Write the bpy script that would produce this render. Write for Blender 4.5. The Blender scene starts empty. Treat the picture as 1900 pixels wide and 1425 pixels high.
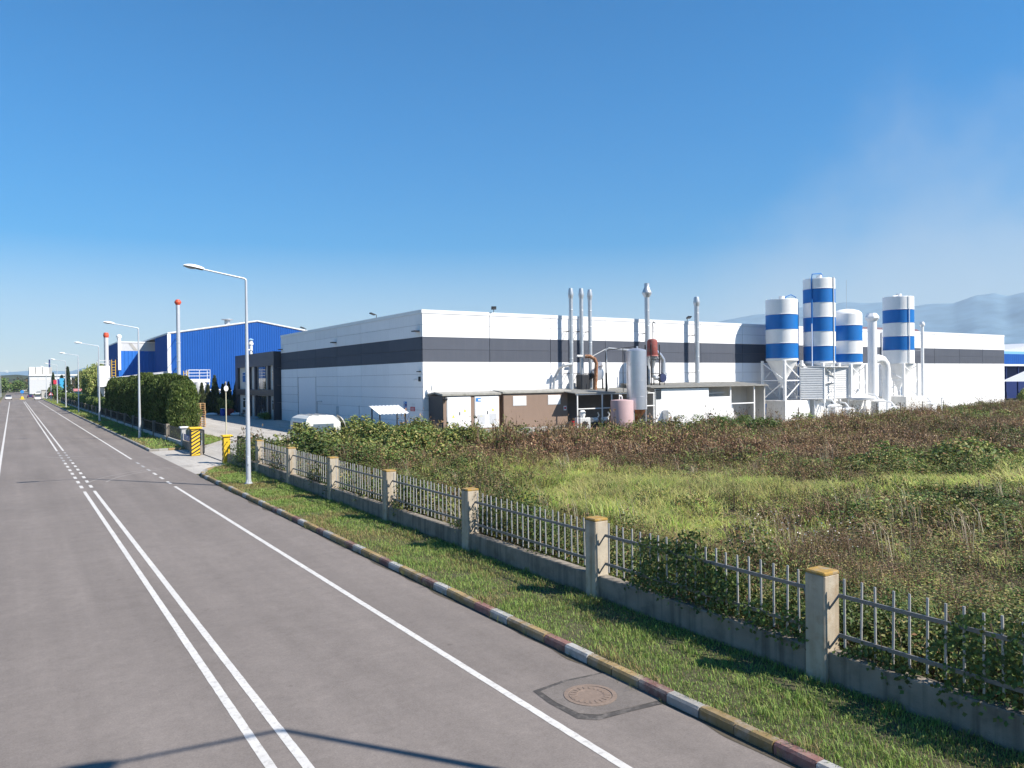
import bpy, math, random
import numpy as np
from mathutils import Vector, Matrix
R = math.radians
rng = np.random.default_rng(7)
random.seed(7)
scene = bpy.context.scene
COL = scene.collection

# ---------------------------------------------------------------- camera
cam = bpy.data.cameras.new('camera')
cam.sensor_fit = 'HORIZONTAL'
cam.sensor_width = 36.0
cam.lens = 1430.0 / 1900.0 * 36.0
cam.clip_start = 0.1
cam.clip_end = 30000
CAM = bpy.data.objects.new('camera', cam)
COL.objects.link(CAM)
YAW, PITCH, ROLL, CH = math.atan(927 / 1430.0), -8.5 / 1430.0, 0.0112, 4.8
_F = Vector((math.sin(YAW) * math.cos(PITCH), math.cos(YAW) * math.cos(PITCH), math.sin(PITCH)))
_R = Vector((math.cos(YAW), -math.sin(YAW), 0))
_U = _R.cross(_F)
_R2 = _R * math.cos(ROLL) - _U * math.sin(ROLL)
_U2 = _U * math.cos(ROLL) + _R * math.sin(ROLL)
M = Matrix((_R2, _U2, -_F)).transposed().to_4x4()
M.translation = (0, 0, CH)
CAM.matrix_world = M
scene.camera = CAM

# ---------------------------------------------------------------- sky, sun, exposure
SAT0, SAT1, VAL0 = 1.0, 1.75, 0.76
SUN_EL, SUN_AZ = 43.0, 144.2          # azimuth clockwise from +Y (the road's direction)
world = bpy.data.worlds.new('World')
scene.world = world
world.use_nodes = True
wn, wl = world.node_tree.nodes, world.node_tree.links
wn.clear()
w_out = wn.new('ShaderNodeOutputWorld')
w_bg = wn.new('ShaderNodeBackground')
w_sky = wn.new('ShaderNodeTexSky')
w_sky.sky_type = 'NISHITA'
w_sky.sun_disc = False
w_sky.sun_elevation = R(SUN_EL)
w_sky.sun_rotation = R(SUN_AZ)
w_sky.altitude = 100
w_sky.air_density = 1.0
w_sky.dust_density = 0.0
w_sky.ozone_density = 5.0
w_hsv = wn.new('ShaderNodeHueSaturation')
w_hsv.inputs['Saturation'].default_value = 1.52
w_hsv.inputs['Hue'].default_value = 0.497
wl.new(w_sky.outputs[0], w_hsv.inputs['Color'])
# a thin drift of smoke-white cloud to the right of the factory, seen against the sky
def wmath(op, a, b=None, c=None):
    n = wn.new('ShaderNodeMath'); n.operation = op
    for i, v in enumerate((a, b, c)):
        if v is None: continue
        if isinstance(v, (int, float)): n.inputs[i].default_value = v
        else: wl.new(v, n.inputs[i])
    return n.outputs[0]
w_tc = wn.new('ShaderNodeTexCoord')
w_sep = wn.new('ShaderNodeSeparateXYZ')
wl.new(w_tc.outputs['Generated'], w_sep.inputs[0])
az = wmath('MULTIPLY', wmath('ARCTAN2', w_sep.outputs[0], w_sep.outputs[1]), 57.2958)
el = wmath('MULTIPLY', wmath('ARCSINE', w_sep.outputs[2]), 57.2958)
w_noi = wn.new('ShaderNodeTexNoise')
w_noi.inputs['Scale'].default_value = 9.0
w_noi.inputs['Detail'].default_value = 8.0
w_noi.inputs['Roughness'].default_value = 0.55
wl.new(w_tc.outputs['Generated'], w_noi.inputs['Vector'])
def wrange(v, a, b, lo, hi):
    n = wn.new('ShaderNodeMapRange'); n.interpolation_type = 'SMOOTHSTEP'; wl.new(v, n.inputs[0])
    n.inputs[1].default_value, n.inputs[2].default_value, n.inputs[3].default_value, n.inputs[4].default_value = a, b, lo, hi
    return n.outputs[0]
# clear air aloft, paler and whiter towards the horizon all the way round
wl.new(wrange(el, 0, 14, SAT0, SAT1), w_hsv.inputs['Saturation'])
wl.new(wrange(el, -2, 22, VAL0, 1.07), w_hsv.inputs['Value'])
edge = wmath('MINIMUM', wmath('MULTIPLY_ADD', wmath('SUBTRACT', az, 46.0), 0.72, 6.5), 16.5)
soft = wmath('SUBTRACT', edge, wmath('MULTIPLY_ADD', wmath('SUBTRACT', w_noi.outputs[0], 0.5), 14.0, el))
mr = wn.new('ShaderNodeMapRange'); mr.interpolation_type = 'SMOOTHSTEP'
wl.new(soft, mr.inputs[0])
mr.inputs[1].default_value = -4.0; mr.inputs[2].default_value = 12.0
mr.inputs[3].default_value = 0.0; mr.inputs[4].default_value = 0.44
fade = wn.new('ShaderNodeMapRange'); wl.new(az, fade.inputs[0])
fade.inputs[1].default_value = 95; fade.inputs[2].default_value = 70
w_mix = wn.new('ShaderNodeMix'); w_mix.data_type = 'RGBA'
wl.new(wmath('MULTIPLY', mr.outputs[0], fade.outputs[0]), w_mix.inputs[0])
wl.new(w_hsv.outputs[0], w_mix.inputs[6])
w_mix.inputs[7].default_value = (5.2, 5.4, 5.6, 1)
wl.new(w_mix.outputs[2], w_bg.inputs['Color'])
w_bg.inputs['Strength'].default_value = 0.068
wl.new(w_bg.outputs[0], w_out.inputs['Surface'])

sun = bpy.data.lights.new('sun', 'SUN')
sun.energy = 4.2
sun.angle = R(0.53)
sun.color = (1.0, 0.935, 0.84)
SUN = bpy.data.objects.new('sun', sun)
COL.objects.link(SUN)
_sd = Vector((math.sin(R(SUN_AZ)) * math.cos(R(SUN_EL)), math.cos(R(SUN_AZ)) * math.cos(R(SUN_EL)), math.sin(R(SUN_EL))))
SUN.rotation_euler = _sd.to_track_quat('Z', 'Y').to_euler()
SUN.location = (0, 0, 300)

scene.view_settings.view_transform = 'Standard'
scene.view_settings.look = 'None'
scene.view_settings.gamma = 1.0
scene.view_settings.exposure = 1.12
scene.cycles.use_denoising = True
scene.cycles.max_bounces = 8
scene.cycles.transparent_max_bounces = 8
scene.cycles.volume_bounces = 0

# ---------------------------------------------------------------- helpers
def newmat(name):
    m = bpy.data.materials.new(name); m.use_nodes = True
    n = m.node_tree.nodes; n.clear()
    return m, n, m.node_tree.links

def mat(name, col, rough=0.7, metal=0.0, var=0.12, scale=3.0, bump=0.0, bscale=40.0, streak=0.0,
        dirt=None, dirt_amt=0.0, dirt_scale=1.2, rnd=0.0, spec=0.4, coat=0.0, detail=6.0):
    """Procedural surface: base colour with world-space noise, optional vertical streaks, blotchy dirt and bump."""
    m, n, l = newmat(name)
    out = n.new('ShaderNodeOutputMaterial'); b = n.new('ShaderNodeBsdfPrincipled')
    l.new(b.outputs[0], out.inputs[0])
    b.inputs['Roughness'].default_value = rough; b.inputs['Metallic'].default_value = metal
    b.inputs['Specular IOR Level'].default_value = spec
    b.inputs['Coat Weight'].default_value = coat
    geo = n.new('ShaderNodeNewGeometry')
    no = n.new('ShaderNodeTexNoise'); no.inputs['Scale'].default_value = scale; no.inputs['Detail'].default_value = detail
    l.new(geo.outputs['Position'], no.inputs['Vector'])
    mx = n.new('ShaderNodeMix'); mx.data_type = 'RGBA'
    c = np.array(col[:3])
    mx.inputs[6].default_value = (*np.clip(c * (1 - var * 1.6), 0, 1), 1)
    mx.inputs[7].default_value = (*np.clip(c * (1 + var * 1.2), 0, 1), 1)
    l.new(no.outputs[0], mx.inputs[0])
    cur = mx.outputs[2]
    if rnd:
        oi = n.new('ShaderNodeObjectInfo')
        mr = n.new('ShaderNodeMapRange'); l.new(oi.outputs['Random'], mr.inputs[0])
        mr.inputs[3].default_value = 1 - rnd; mr.inputs[4].default_value = 1 + rnd * 0.4
        hs = n.new('ShaderNodeHueSaturation'); l.new(mr.outputs[0], hs.inputs['Value']); l.new(cur, hs.inputs['Color'])
        cur = hs.outputs[0]
    def overlay(cur, fac, colr):
        q = n.new('ShaderNodeMix'); q.data_type = 'RGBA'
        l.new(fac, q.inputs[0]); l.new(cur, q.inputs[6]); q.inputs[7].default_value = (*colr, 1)
        return q.outputs[2]
    if streak:
        mp = n.new('ShaderNodeMapping'); mp.inputs['Scale'].default_value = (6, 6, 0.25)
        l.new(geo.outputs['Position'], mp.inputs['Vector'])
        n2 = n.new('ShaderNodeTexNoise'); n2.inputs['Scale'].default_value = 1.0; n2.inputs['Detail'].default_value = 4
        l.new(mp.outputs[0], n2.inputs['Vector'])
        r = n.new('ShaderNodeMapRange'); l.new(n2.outputs[0], r.inputs[0])
        r.inputs[1].default_value = 0.48; r.inputs[2].default_value = 0.78; r.inputs[4].default_value = streak
        cur = overlay(cur, r.outputs[0], tuple(np.array(dirt if dirt else c * 0.35)))
    if dirt_amt:
        n3 = n.new('ShaderNodeTexNoise'); n3.inputs['Scale'].default_value = dirt_scale; n3.inputs['Detail'].default_value = 8
        n3.inputs['Roughness'].default_value = 0.65
        l.new(geo.outputs['Position'], n3.inputs['Vector'])
        r = n.new('ShaderNodeMapRange'); l.new(n3.outputs[0], r.inputs[0])
        r.inputs[1].default_value = 0.5; r.inputs[2].default_value = 0.68; r.inputs[4].default_value = dirt_amt
        cur = overlay(cur, r.outputs[0], dirt if dirt else tuple(c * 0.3))
    l.new(cur, b.inputs['Base Color'])
    if bump:
        n4 = n.new('ShaderNodeTexNoise'); n4.inputs['Scale'].default_value = bscale; n4.inputs['Detail'].default_value = 4
        l.new(geo.outputs['Position'], n4.inputs['Vector'])
        bp = n.new('ShaderNodeBump'); bp.inputs['Strength'].default_value = bump; bp.inputs['Distance'].default_value = 0.02
        l.new(n4.outputs[0], bp.inputs['Height']); l.new(bp.outputs[0], b.inputs['Normal'])
    return m

def leafmat(name, trans=0.3, rough=0.55):
    m, n, l = newmat(name)
    out = n.new('ShaderNodeOutputMaterial')
    at = n.new('ShaderNodeAttribute'); at.attribute_name = 'tint'
    b = n.new('ShaderNodeBsdfPrincipled'); b.inputs['Roughness'].default_value = rough
    b.inputs['Specular IOR Level'].default_value = 0.25
    t = n.new('ShaderNodeBsdfTranslucent')
    oi = n.new('ShaderNodeObjectInfo')
    mr = n.new('ShaderNodeMapRange'); l.new(oi.outputs['Random'], mr.inputs[0])
    mr.inputs[3].default_value = 0.85; mr.inputs[4].default_value = 1.52
    hs = n.new('ShaderNodeHueSaturation'); l.new(at.outputs['Color'], hs.inputs['Color']); l.new(mr.outputs[0], hs.inputs['Value'])
    l.new(hs.outputs[0], b.inputs['Base Color']); l.new(hs.outputs[0], t.inputs['Color'])
    mx = n.new('ShaderNodeMixShader'); mx.inputs[0].default_value = trans
    l.new(b.outputs[0], mx.inputs[1]); l.new(t.outputs[0], mx.inputs[2]); l.new(mx.outputs[0], out.inputs[0])
    return m

LOC = {}
def link(o, parent=None):
    COL.objects.link(o)
    if parent is not None:
        o.parent = parent
        LOC[o.name] = LOC.get(parent.name, (0, 0, 0))
    return o

def tag(o, label=None, cat=None, group=None, kind=None):
    if label: o['label'] = label
    if cat: o['category'] = cat
    if group: o['group'] = group
    if kind: o['kind'] = kind
    return o

def thing(name, label, cat, loc=(0, 0, 0), group=None, rotz=0.0):
    o = bpy.data.objects.new(name, None)
    o.empty_display_size = 0.3
    COL.objects.link(o)
    o.location = loc; o.rotation_euler = (0, 0, rotz)
    LOC[o.name] = tuple(loc)
    return tag(o, label, cat, group)

def dup(root, loc, rotz=None, label=None, group=None, scale=None):
    r = root.copy(); COL.objects.link(r); r.location = loc
    if rotz is not None: r.rotation_euler = (0, 0, rotz)
    if scale is not None: r.scale = scale if hasattr(scale, '__len__') else (scale,) * 3
    if label: r['label'] = label
    if group: r['group'] = group
    for ch in root.children:
        c = ch.copy(); COL.objects.link(c); c.parent = r
        for g in ch.children:
            d = g.copy(); COL.objects.link(d); d.parent = c
    return r

class MB:
    """Collects boxes, tubes and polygons; build() links them as ONE mesh object (world coordinates in, root-local out)."""
    def __init__(s): s.v, s.f, s.m, s.k = [], [], [], 0
    def _add(s, vs, fs):
        o = len(s.v); s.v += [tuple(p) for p in vs]
        for f in fs: s.f.append(tuple(o + i for i in f)); s.m.append(s.k)
        return s
    def mat(s, k): s.k = k; return s
    def box(s, x0, y0, z0, x1, y1, z1):
        return s._add([(x0, y0, z0), (x1, y0, z0), (x1, y1, z0), (x0, y1, z0), (x0, y0, z1), (x1, y0, z1), (x1, y1, z1), (x0, y1, z1)],
                      [(3, 2, 1, 0), (4, 5, 6, 7), (0, 1, 5, 4), (1, 2, 6, 5), (2, 3, 7, 6), (3, 0, 4, 7)])
    def cbox(s, x0, y0, z0, x1, y1, z1, c=0.02):
        """box with chamfered vertical and top edges"""
        def ring(i, z): return [(x0 + i, y0 + c, z), (x0 + c, y0 + i, z), (x1 - c, y0 + i, z), (x1 - i, y0 + c, z), (x1 - i, y1 - c, z), (x1 - c, y1 - i, z), (x0 + c, y1 - i, z), (x0 + i, y1 - c, z)]
        vs = ring(0, z0) + ring(0, z1 - c) + [(x0 + c, y0 + c, z1), (x1 - c, y0 + c, z1), (x1 - c, y1 - c, z1), (x0 + c, y1 - c, z1)]
        fs = [(i, (i + 1) % 8, 8 + (i + 1) % 8, 8 + i) for i in range(8)]
        fs = [tuple(reversed(f)) if False else f for f in fs]
        t = [16, 16, 17, 17, 18, 18, 19, 19]
        for i in range(8):
            j = (i + 1) % 8
            if t[i] == t[j]: fs.append((8 + i, 8 + j, t[i]))
            else: fs.append((8 + i, 8 + j, t[j], t[i]))
        fs += [(16, 17, 18, 19), tuple(range(7, -1, -1))]
        return s._add(vs, fs)
    def cyl(s, p0, p1, r0, r1=None, n=12, caps=True):
        p0, p1 = Vector(p0), Vector(p1); r1 = r0 if r1 is None else r1
        d = (p1 - p0).normalized(); a = d.orthogonal().normalized() if abs(d.z) < 0.99 else Vector((1, 0, 0)); b = d.cross(a)
        vs = []
        for p, r in ((p0, r0), (p1, r1)):
            for i in range(n):
                t = 2 * math.pi * i / n; vs.append(p + a * (r * math.cos(t)) + b * (r * math.sin(t)))
        fs = [(i, (i + 1) % n, n + (i + 1) % n, n + i) for i in range(n)]
        if caps: fs += [tuple(range(n - 1, -1, -1)), tuple(range(n, 2 * n))]
        return s._add(vs, fs)
    def tube(s, path, r, n=8, caps=True):
        path = [Vector(p) for p in path]; rr = r if hasattr(r, '__len__') else [r] * len(path)
        vs, prev = [], None
        for k, p in enumerate(path):
            d = (path[min(k + 1, len(path) - 1)] - path[max(k - 1, 0)]).normalized()
            a = d.orthogonal().normalized() if prev is None else (prev - d * prev.dot(d)).normalized()
            prev = a; b = d.cross(a)
            for i in range(n):
                t = 2 * math.pi * i / n; vs.append(p + a * (rr[k] * math.cos(t)) + b * (rr[k] * math.sin(t)))
        fs = []
        for k in range(len(path) - 1):
            for i in range(n):
                fs.append((k * n + i, k * n + (i + 1) % n, (k + 1) * n + (i + 1) % n, (k + 1) * n + i))
        if caps: fs += [tuple(range(n - 1, -1, -1)), tuple(range((len(path) - 1) * n, len(path) * n))]
        return s._add(vs, fs)
    def lathe(s, x, y, prof, n=24, caps=True):
        vs = [(x + r * math.cos(2 * math.pi * i / n), y + r * math.sin(2 * math.pi * i / n), z) for r, z in prof for i in range(n)]
        fs = [(k * n + i, k * n + (i + 1) % n, (k + 1) * n + (i + 1) % n, (k + 1) * n + i) for k in range(len(prof) - 1) for i in range(n)]
        if caps: fs += [tuple(range(n - 1, -1, -1)), tuple(range((len(prof) - 1) * n, len(prof) * n))]
        return s._add(vs, fs)
    def poly(s, pts): return s._add(pts, [tuple(range(len(pts)))])
    def prism(s, pts, vec):
        """extrude polygon pts (counter-clockwise seen against vec) along vec"""
        n = len(pts); vec = Vector(vec); vs = [Vector(p) for p in pts] + [Vector(p) + vec for p in pts]
        return s._add(vs, [tuple(range(n - 1, -1, -1)), tuple(range(n, 2 * n))] + [(i, (i + 1) % n, n + (i + 1) % n, n + i) for i in range(n)])
    def bar(s, p0, p1, w, h=None):
        """square-section bar between two points"""
        p0, p1 = Vector(p0), Vector(p1); h = w if h is None else h
        d = (p1 - p0).normalized(); up = Vector((0, 0, 1)) if abs(d.z) < 0.95 else Vector((0, 1, 0))
        a = d.cross(up).normalized() * (w / 2); b = a.cross(d).normalized() * (h / 2)
        vs = [p + q for p in (p0, p1) for q in (-a - b, a - b, a + b, -a + b)]
        return s._add(vs, [(3, 2, 1, 0), (4, 5, 6, 7), (0, 1, 5, 4), (1, 2, 6, 5), (2, 3, 7, 6), (3, 0, 4, 7)])
    def build(s, name, mats, parent=None, smooth=False, local=False):
        me = bpy.data.meshes.new(name)
        o = (0, 0, 0) if (local or parent is None) else LOC.get(parent.name, (0, 0, 0))
        me.from_pydata([(x - o[0], y - o[1], z - o[2]) for x, y, z in s.v], [], s.f)
        mats = mats if isinstance(mats, (list, tuple)) else [mats]
        for q in mats: me.materials.append(q)
        if len(mats) > 1: me.polygons.foreach_set('material_index', s.m)
        if smooth:
            me.polygons.foreach_set('use_smooth', [True] * len(me.polygons))
            me.set_sharp_from_angle(angle=R(38))
        me.update()
        return link(bpy.data.objects.new(name, me), parent)

def trimesh(name, V, T, C, material, parent=None):
    """fast triangle mesh with a per-vertex colour attribute"""
    V = np.asarray(V, np.float32).reshape(-1, 3); T = np.asarray(T, np.int32).reshape(-1, 3)
    me = bpy.data.meshes.new(name)
    me.vertices.add(len(V)); me.vertices.foreach_set('co', V.ravel())
    me.loops.add(T.size); me.loops.foreach_set('vertex_index', T.ravel())
    me.polygons.add(len(T)); me.polygons.foreach_set('loop_start', np.arange(0, T.size, 3, dtype=np.int32))
    if C is not None:
        a = me.attributes.new('tint', 'FLOAT_COLOR', 'POINT')
        c4 = np.ones((len(V), 4), np.float32); c4[:, :3] = np.asarray(C, np.float32).reshape(-1, 3)
        a.data.foreach_set('color', c4.ravel())
    me.materials.append(material)
    me.update(calc_edges=True)
    return link(bpy.data.objects.new(name, me), parent)

def text_part(name, body, material, parent, center, right, up, height, width=None):
    """flat lettering as a thin mesh, laid out along right/up about center"""
    cu = bpy.data.curves.new(name, 'FONT'); cu.body = body; cu.size = 1.0; cu.extrude = 0.01
    cu.align_x = 'CENTER'; cu.align_y = 'CENTER'
    tmp = bpy.data.objects.new(name, cu)
    me = bpy.data.meshes.new_from_object(tmp)
    bpy.data.objects.remove(tmp); bpy.data.curves.remove(cu)
    co = np.zeros(len(me.vertices) * 3); me.vertices.foreach_get('co', co); co = co.reshape(-1, 3)
    co -= (co.max(0) + co.min(0)) / 2
    sp = co.max(0) - co.min(0)
    sx = (width / sp[0]) if width else height / sp[1]
    r, u = np.array(right, float), np.array(up, float); nrm = np.cross(r, u)
    W = np.array(center)[None] + co[:, :1] * sx * r + co[:, 1:2] * (height / sp[1]) * u + co[:, 2:3] * nrm
    W -= np.array(LOC.get(parent.name, (0, 0, 0)))
    me.vertices.foreach_set('co', W.ravel()); me.materials.clear(); me.materials.append(material); me.update()
    me.name = name
    return link(bpy.data.objects.new(name, me), parent)

ORD = ['first', 'second', 'third', 'fourth', 'fifth', 'sixth', 'seventh', 'eighth', 'ninth', 'tenth', 'eleventh', 'twelfth']

def vnoise(x, y, s, seed=0):
    """smooth value noise on numpy arrays, 0..1"""
    x = np.asarray(x) / s + seed * 17.3; y = np.asarray(y) / s + seed * 9.1
    xi, yi = np.floor(x).astype(np.int64), np.floor(y).astype(np.int64)
    fx, fy = x - xi, y - yi; fx = fx * fx * (3 - 2 * fx); fy = fy * fy * (3 - 2 * fy)
    def h(i, j):
        q = (i * 374761393 + j * 668265263 + seed * 974711) & 0x7fffffff
        q = ((q ^ (q >> 13)) * 1274126177) & 0x7fffffff
        return ((q ^ (q >> 16)) & 0xffff) / 65535.0
    return (h(xi, yi) * (1 - fx) + h(xi + 1, yi) * fx) * (1 - fy) + (h(xi, yi + 1) * (1 - fx) + h(xi + 1, yi + 1) * fx) * fy

def field_z(x, y):
    """ground height of the overgrown plot: it falls a little towards the silos"""
    t = np.clip((np.asarray(x, float) - 45) / 50, 0, 1)
    return 0.02 - 0.55 * t
# ---------------------------------------------------------------- materials
M_white = mat('white_panel', (0.85, 0.85, 0.86), 0.8, spec=0.15, var=0.03, scale=0.6, streak=0.10, dirt=(0.42, 0.41, 0.40), rnd=0.05)
M_band = mat('dark_band_panel', (0.092, 0.102, 0.128), 0.75, spec=0.12, var=0.06, scale=0.8, rnd=0.10, streak=0.10, dirt=(0.2, 0.2, 0.22))
M_trim = mat('white_trim', (0.8, 0.8, 0.8), 0.5, var=0.04)
M_paint = mat('white_paint', (0.8, 0.8, 0.79), 0.5, var=0.05, streak=0.10, dirt=(0.5, 0.48, 0.45))
M_paintg = mat('pale_grey_cladding', (0.55, 0.56, 0.57), 0.55, var=0.05, streak=0.1)
M_siloblue = mat('silo_blue_paint', (0.003, 0.145, 0.46), 0.5, var=0.10, streak=0.14, dirt=(0.05, 0.19, 0.42), scale=1.5)
M_blue = mat('blue_cladding', (0.010, 0.085, 0.34), 0.6, var=0.07, scale=0.5, streak=0.12, dirt=(0.03, 0.13, 0.40), spec=0.2)
M_blue2 = mat('sky_blue_cladding', (0.02, 0.15, 0.55), 0.5, var=0.06, scale=0.5)
M_navy = mat('navy_cladding', (0.01, 0.025, 0.13), 0.5, var=0.08)
M_palec = mat('pale_roof_cladding', (0.55, 0.56, 0.58), 0.5, var=0.06)
M_steel = mat('galvanised_steel', (0.52, 0.54, 0.56), 0.42, metal=0.55, var=0.10, scale=4, streak=0.14, dirt=(0.3, 0.3, 0.3))
M_stain = mat('stainless_tank', (0.62, 0.62, 0.66), 0.30, metal=0.75, var=0.08, scale=2, streak=0.12, dirt=(0.45, 0.44, 0.45))
M_lamp = mat('lamp_pole_grey', (0.55, 0.57, 0.60), 0.45, metal=0.35, var=0.08, scale=3)
M_lampw = mat('lamp_head_white', (0.78, 0.78, 0.78), 0.4, var=0.04)
M_glassd = mat('lamp_glass', (0.45, 0.46, 0.5), 0.15, var=0.02)
M_dark = mat('dark_metal', (0.025, 0.027, 0.032), 0.5, var=0.15)
M_black = mat('black_rubber', (0.015, 0.015, 0.016), 0.8, var=0.2)
M_rust = mat('rusty_pipe', (0.27, 0.12, 0.06), 0.85, var=0.35, scale=5, dirt=(0.50, 0.36, 0.25), dirt_amt=0.9, dirt_scale=4, bump=0.3)
M_red = mat('faded_red_paint', (0.27, 0.065, 0.055), 0.7, var=0.25, scale=5, dirt=(0.15, 0.12, 0.11), dirt_amt=0.9, dirt_scale=3)
M_redcap = mat('orange_red_cap', (0.62, 0.09, 0.04), 0.5, var=0.08)
M_pink = mat('pink_fibreglass', (0.46, 0.315, 0.315), 0.55, var=0.08, scale=2, streak=0.12, dirt=(0.62, 0.45, 0.44))
M_conc = mat('weathered_concrete', (0.27, 0.235, 0.19), 0.9, var=0.26, scale=3, streak=0.95, dirt=(0.085, 0.075, 0.06), spec=0.15, bump=0.35, bscale=60, dirt_amt=0.5, dirt_scale=2.2)
M_post = mat('post_concrete', (0.46, 0.40, 0.31), 0.9, var=0.22, scale=3.5, streak=0.75, dirt=(0.235, 0.15, 0.075), bump=0.3, bscale=70, dirt_amt=0.5, dirt_scale=3, spec=0.15)
M_lichen = mat('lichen_cap', (0.36, 0.22, 0.055), 0.95, var=0.35, scale=11, bump=0.4, bscale=90, dirt=(0.27, 0.23, 0.17), dirt_amt=0.9, dirt_scale=6)
M_shedc = mat('grey_render', (0.42, 0.41, 0.39), 0.9, var=0.08, scale=2, streak=0.25, dirt=(0.25, 0.24, 0.22))
M_brown = mat('brown_cabin', (0.235, 0.165, 0.125), 0.7, var=0.05, scale=2, streak=0.1)
M_roofg = mat('fibre_cement_roof', (0.33, 0.32, 0.29), 0.9, var=0.16, scale=3, dirt=(0.12, 0.12, 0.1), dirt_amt=0.5, dirt_scale=2)
M_char = mat('charcoal_cladding', (0.055, 0.055, 0.065), 0.5, var=0.07, scale=1, rnd=0.12)
M_cream = mat('cream_render', (0.62, 0.60, 0.56), 0.85, var=0.06, streak=0.1)
M_glass = mat('window_glass', (0.03, 0.04, 0.055), 0.06, var=0.05, spec=0.6)
M_glassb = mat('pale_window_glass', (0.12, 0.16, 0.2), 0.08, var=0.1, spec=0.6)
M_yel = mat('yellow_paint', (0.72, 0.46, 0.02), 0.55, var=0.10, scale=6, dirt=(0.5, 0.36, 0.12), dirt_amt=0.3, dirt_scale=4)
M_wood = mat('pallet_wood', (0.50, 0.32, 0.16), 0.8, var=0.2, scale=6)
M_bark = mat('bark', (0.10, 0.075, 0.05), 0.95, var=0.25, scale=8)
M_leaf = leafmat('leaf', 0.22)
M_grass = leafmat('grass_blade', 0.28, 0.6)
M_signblue = mat('sign_blue', (0.02, 0.035, 0.22), 0.5, var=0.05)
M_signlb = mat('sign_light_blue', (0.02, 0.20, 0.55), 0.5, var=0.05)
M_signred = mat('sign_red', (0.55, 0.03, 0.06), 0.5, var=0.05)
M_signw = mat('sign_white', (0.75, 0.75, 0.75), 0.5, var=0.03)
M_signy = mat('sign_yellow', (0.70, 0.62, 0.05), 0.5, var=0.05)

# road surface: worn grey asphalt with fine grain, long wheel-track bands and soft patches
def asphalt(name, col, grain=260):
    m, n, l = newmat(name)
    out = n.new('ShaderNodeOutputMaterial'); b = n.new('ShaderNodeBsdfPrincipled'); l.new(b.outputs[0], out.inputs[0])
    geo = n.new('ShaderNodeNewGeometry')
    def noise(scale, vec=(1, 1, 1), det=5, rough=0.6):
        mp = n.new('ShaderNodeMapping'); mp.inputs['Scale'].default_value = vec; l.new(geo.outputs['Position'], mp.inputs['Vector'])
        t = n.new('ShaderNodeTexNoise'); t.inputs['Scale'].default_value = scale; t.inputs['Detail'].default_value = det
        t.inputs['Roughness'].default_value = rough; l.new(mp.outputs[0], t.inputs['Vector'])
        return t.outputs[0]
    def mul(cur, fac, lo, hi, a, bb):
        r = n.new('ShaderNodeMapRange'); l.new(fac, r.inputs[0])
        r.inputs[1].default_value = lo; r.inputs[2].default_value = hi; r.inputs[3].default_value = a; r.inputs[4].default_value = bb
        q = n.new('ShaderNodeMix'); q.data_type = 'RGBA'; q.blend_type = 'MULTIPLY'; q.inputs[0].default_value = 1
        l.new(cur, q.inputs[6]); l.new(r.outputs[0], q.inputs[7]); return q.outputs[2]
    rgb = n.new('ShaderNodeRGB'); rgb.outputs[0].default_value = (*col, 1)
    cur = rgb.outputs[0]
    cur = mul(cur, noise(0.12, (1, 1, 1), 3), 0.3, 0.7, 0.90, 1.10)
    cur = mul(cur, noise(1.0, (0.9, 0.035, 1), 3), 0.32, 0.68, 0.88, 1.10)
    cur = mul(cur, noise(2.2, (1, 1, 1), 6), 0.3, 0.7, 0.92, 1.07)
    cur = mul(cur, noise(9, (1, 1, 1), 6, .7), 0.3, 0.7, 0.90, 1.10)
    cur = mul(cur, noise(34, (1, 1, 1), 4, .7), 0.3, 0.7, 0.84, 1.16)
    cur = mul(cur, noise(3.1, (1, 1, 1), 2), 0.70, 0.76, 1.0, 0.80)
    cur = mul(cur, noise(grain, (1, 1, 1), 2), 0.25, 0.75, 0.72, 1.28)
    cur = mul(cur, noise(55, (1, 1, 1), 2), 0.66, 0.80, 1.0, 0.72)
    l.new(cur, b.inputs['Base Color'])
    b.inputs['Roughness'].default_value = 0.88; b.inputs['Specular IOR Level'].default_value = 0.25
    bp = n.new('ShaderNodeBump'); bp.inputs['Strength'].default_value = 0.35; bp.inputs['Distance'].default_value = 0.006
    l.new(noise(grain * 0.6), bp.inputs['Height']); l.new(bp.outputs[0], b.inputs['Normal'])
    return m
M_road = asphalt('asphalt', (0.188, 0.163, 0.147))
M_patch = asphalt('patch_asphalt', (0.162, 0.142, 0.128))
M_seal = mat('bitumen_seal', (0.065, 0.058, 0.053), 0.8, var=0.3, scale=12, dirt=(0.17, 0.15, 0.135), dirt_amt=0.9, dirt_scale=5)
M_yard = asphalt('yard_concrete', (0.40, 0.375, 0.34), 90)
M_line = mat('road_line_paint', (0.57, 0.55, 0.52), 0.8, var=0.12, scale=2.5, dirt=(0.24, 0.22, 0.2), dirt_amt=0.55, dirt_scale=11)
M_linew = mat('worn_line_paint', (0.36, 0.35, 0.34), 0.8, var=0.12, scale=9, dirt=(0.2, 0.19, 0.185), dirt_amt=0.7, dirt_scale=9)
M_liney = mat('yellow_line_paint', (0.6, 0.42, 0.06), 0.75, var=0.12)
M_soil = mat('verge_soil', (0.075, 0.07, 0.035), 0.95, var=0.3, scale=5, bump=0.5, bscale=30)
M_field = mat('field_soil', (0.07, 0.058, 0.032), 0.95, var=0.35, scale=1.2)
M_ground = mat('far_ground', (0.10, 0.10, 0.045), 0.95, var=0.4, scale=0.02)
M_tyre = mat('tyre_dust', (0.27, 0.245, 0.225), 0.85, var=0.05, scale=5)

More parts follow.
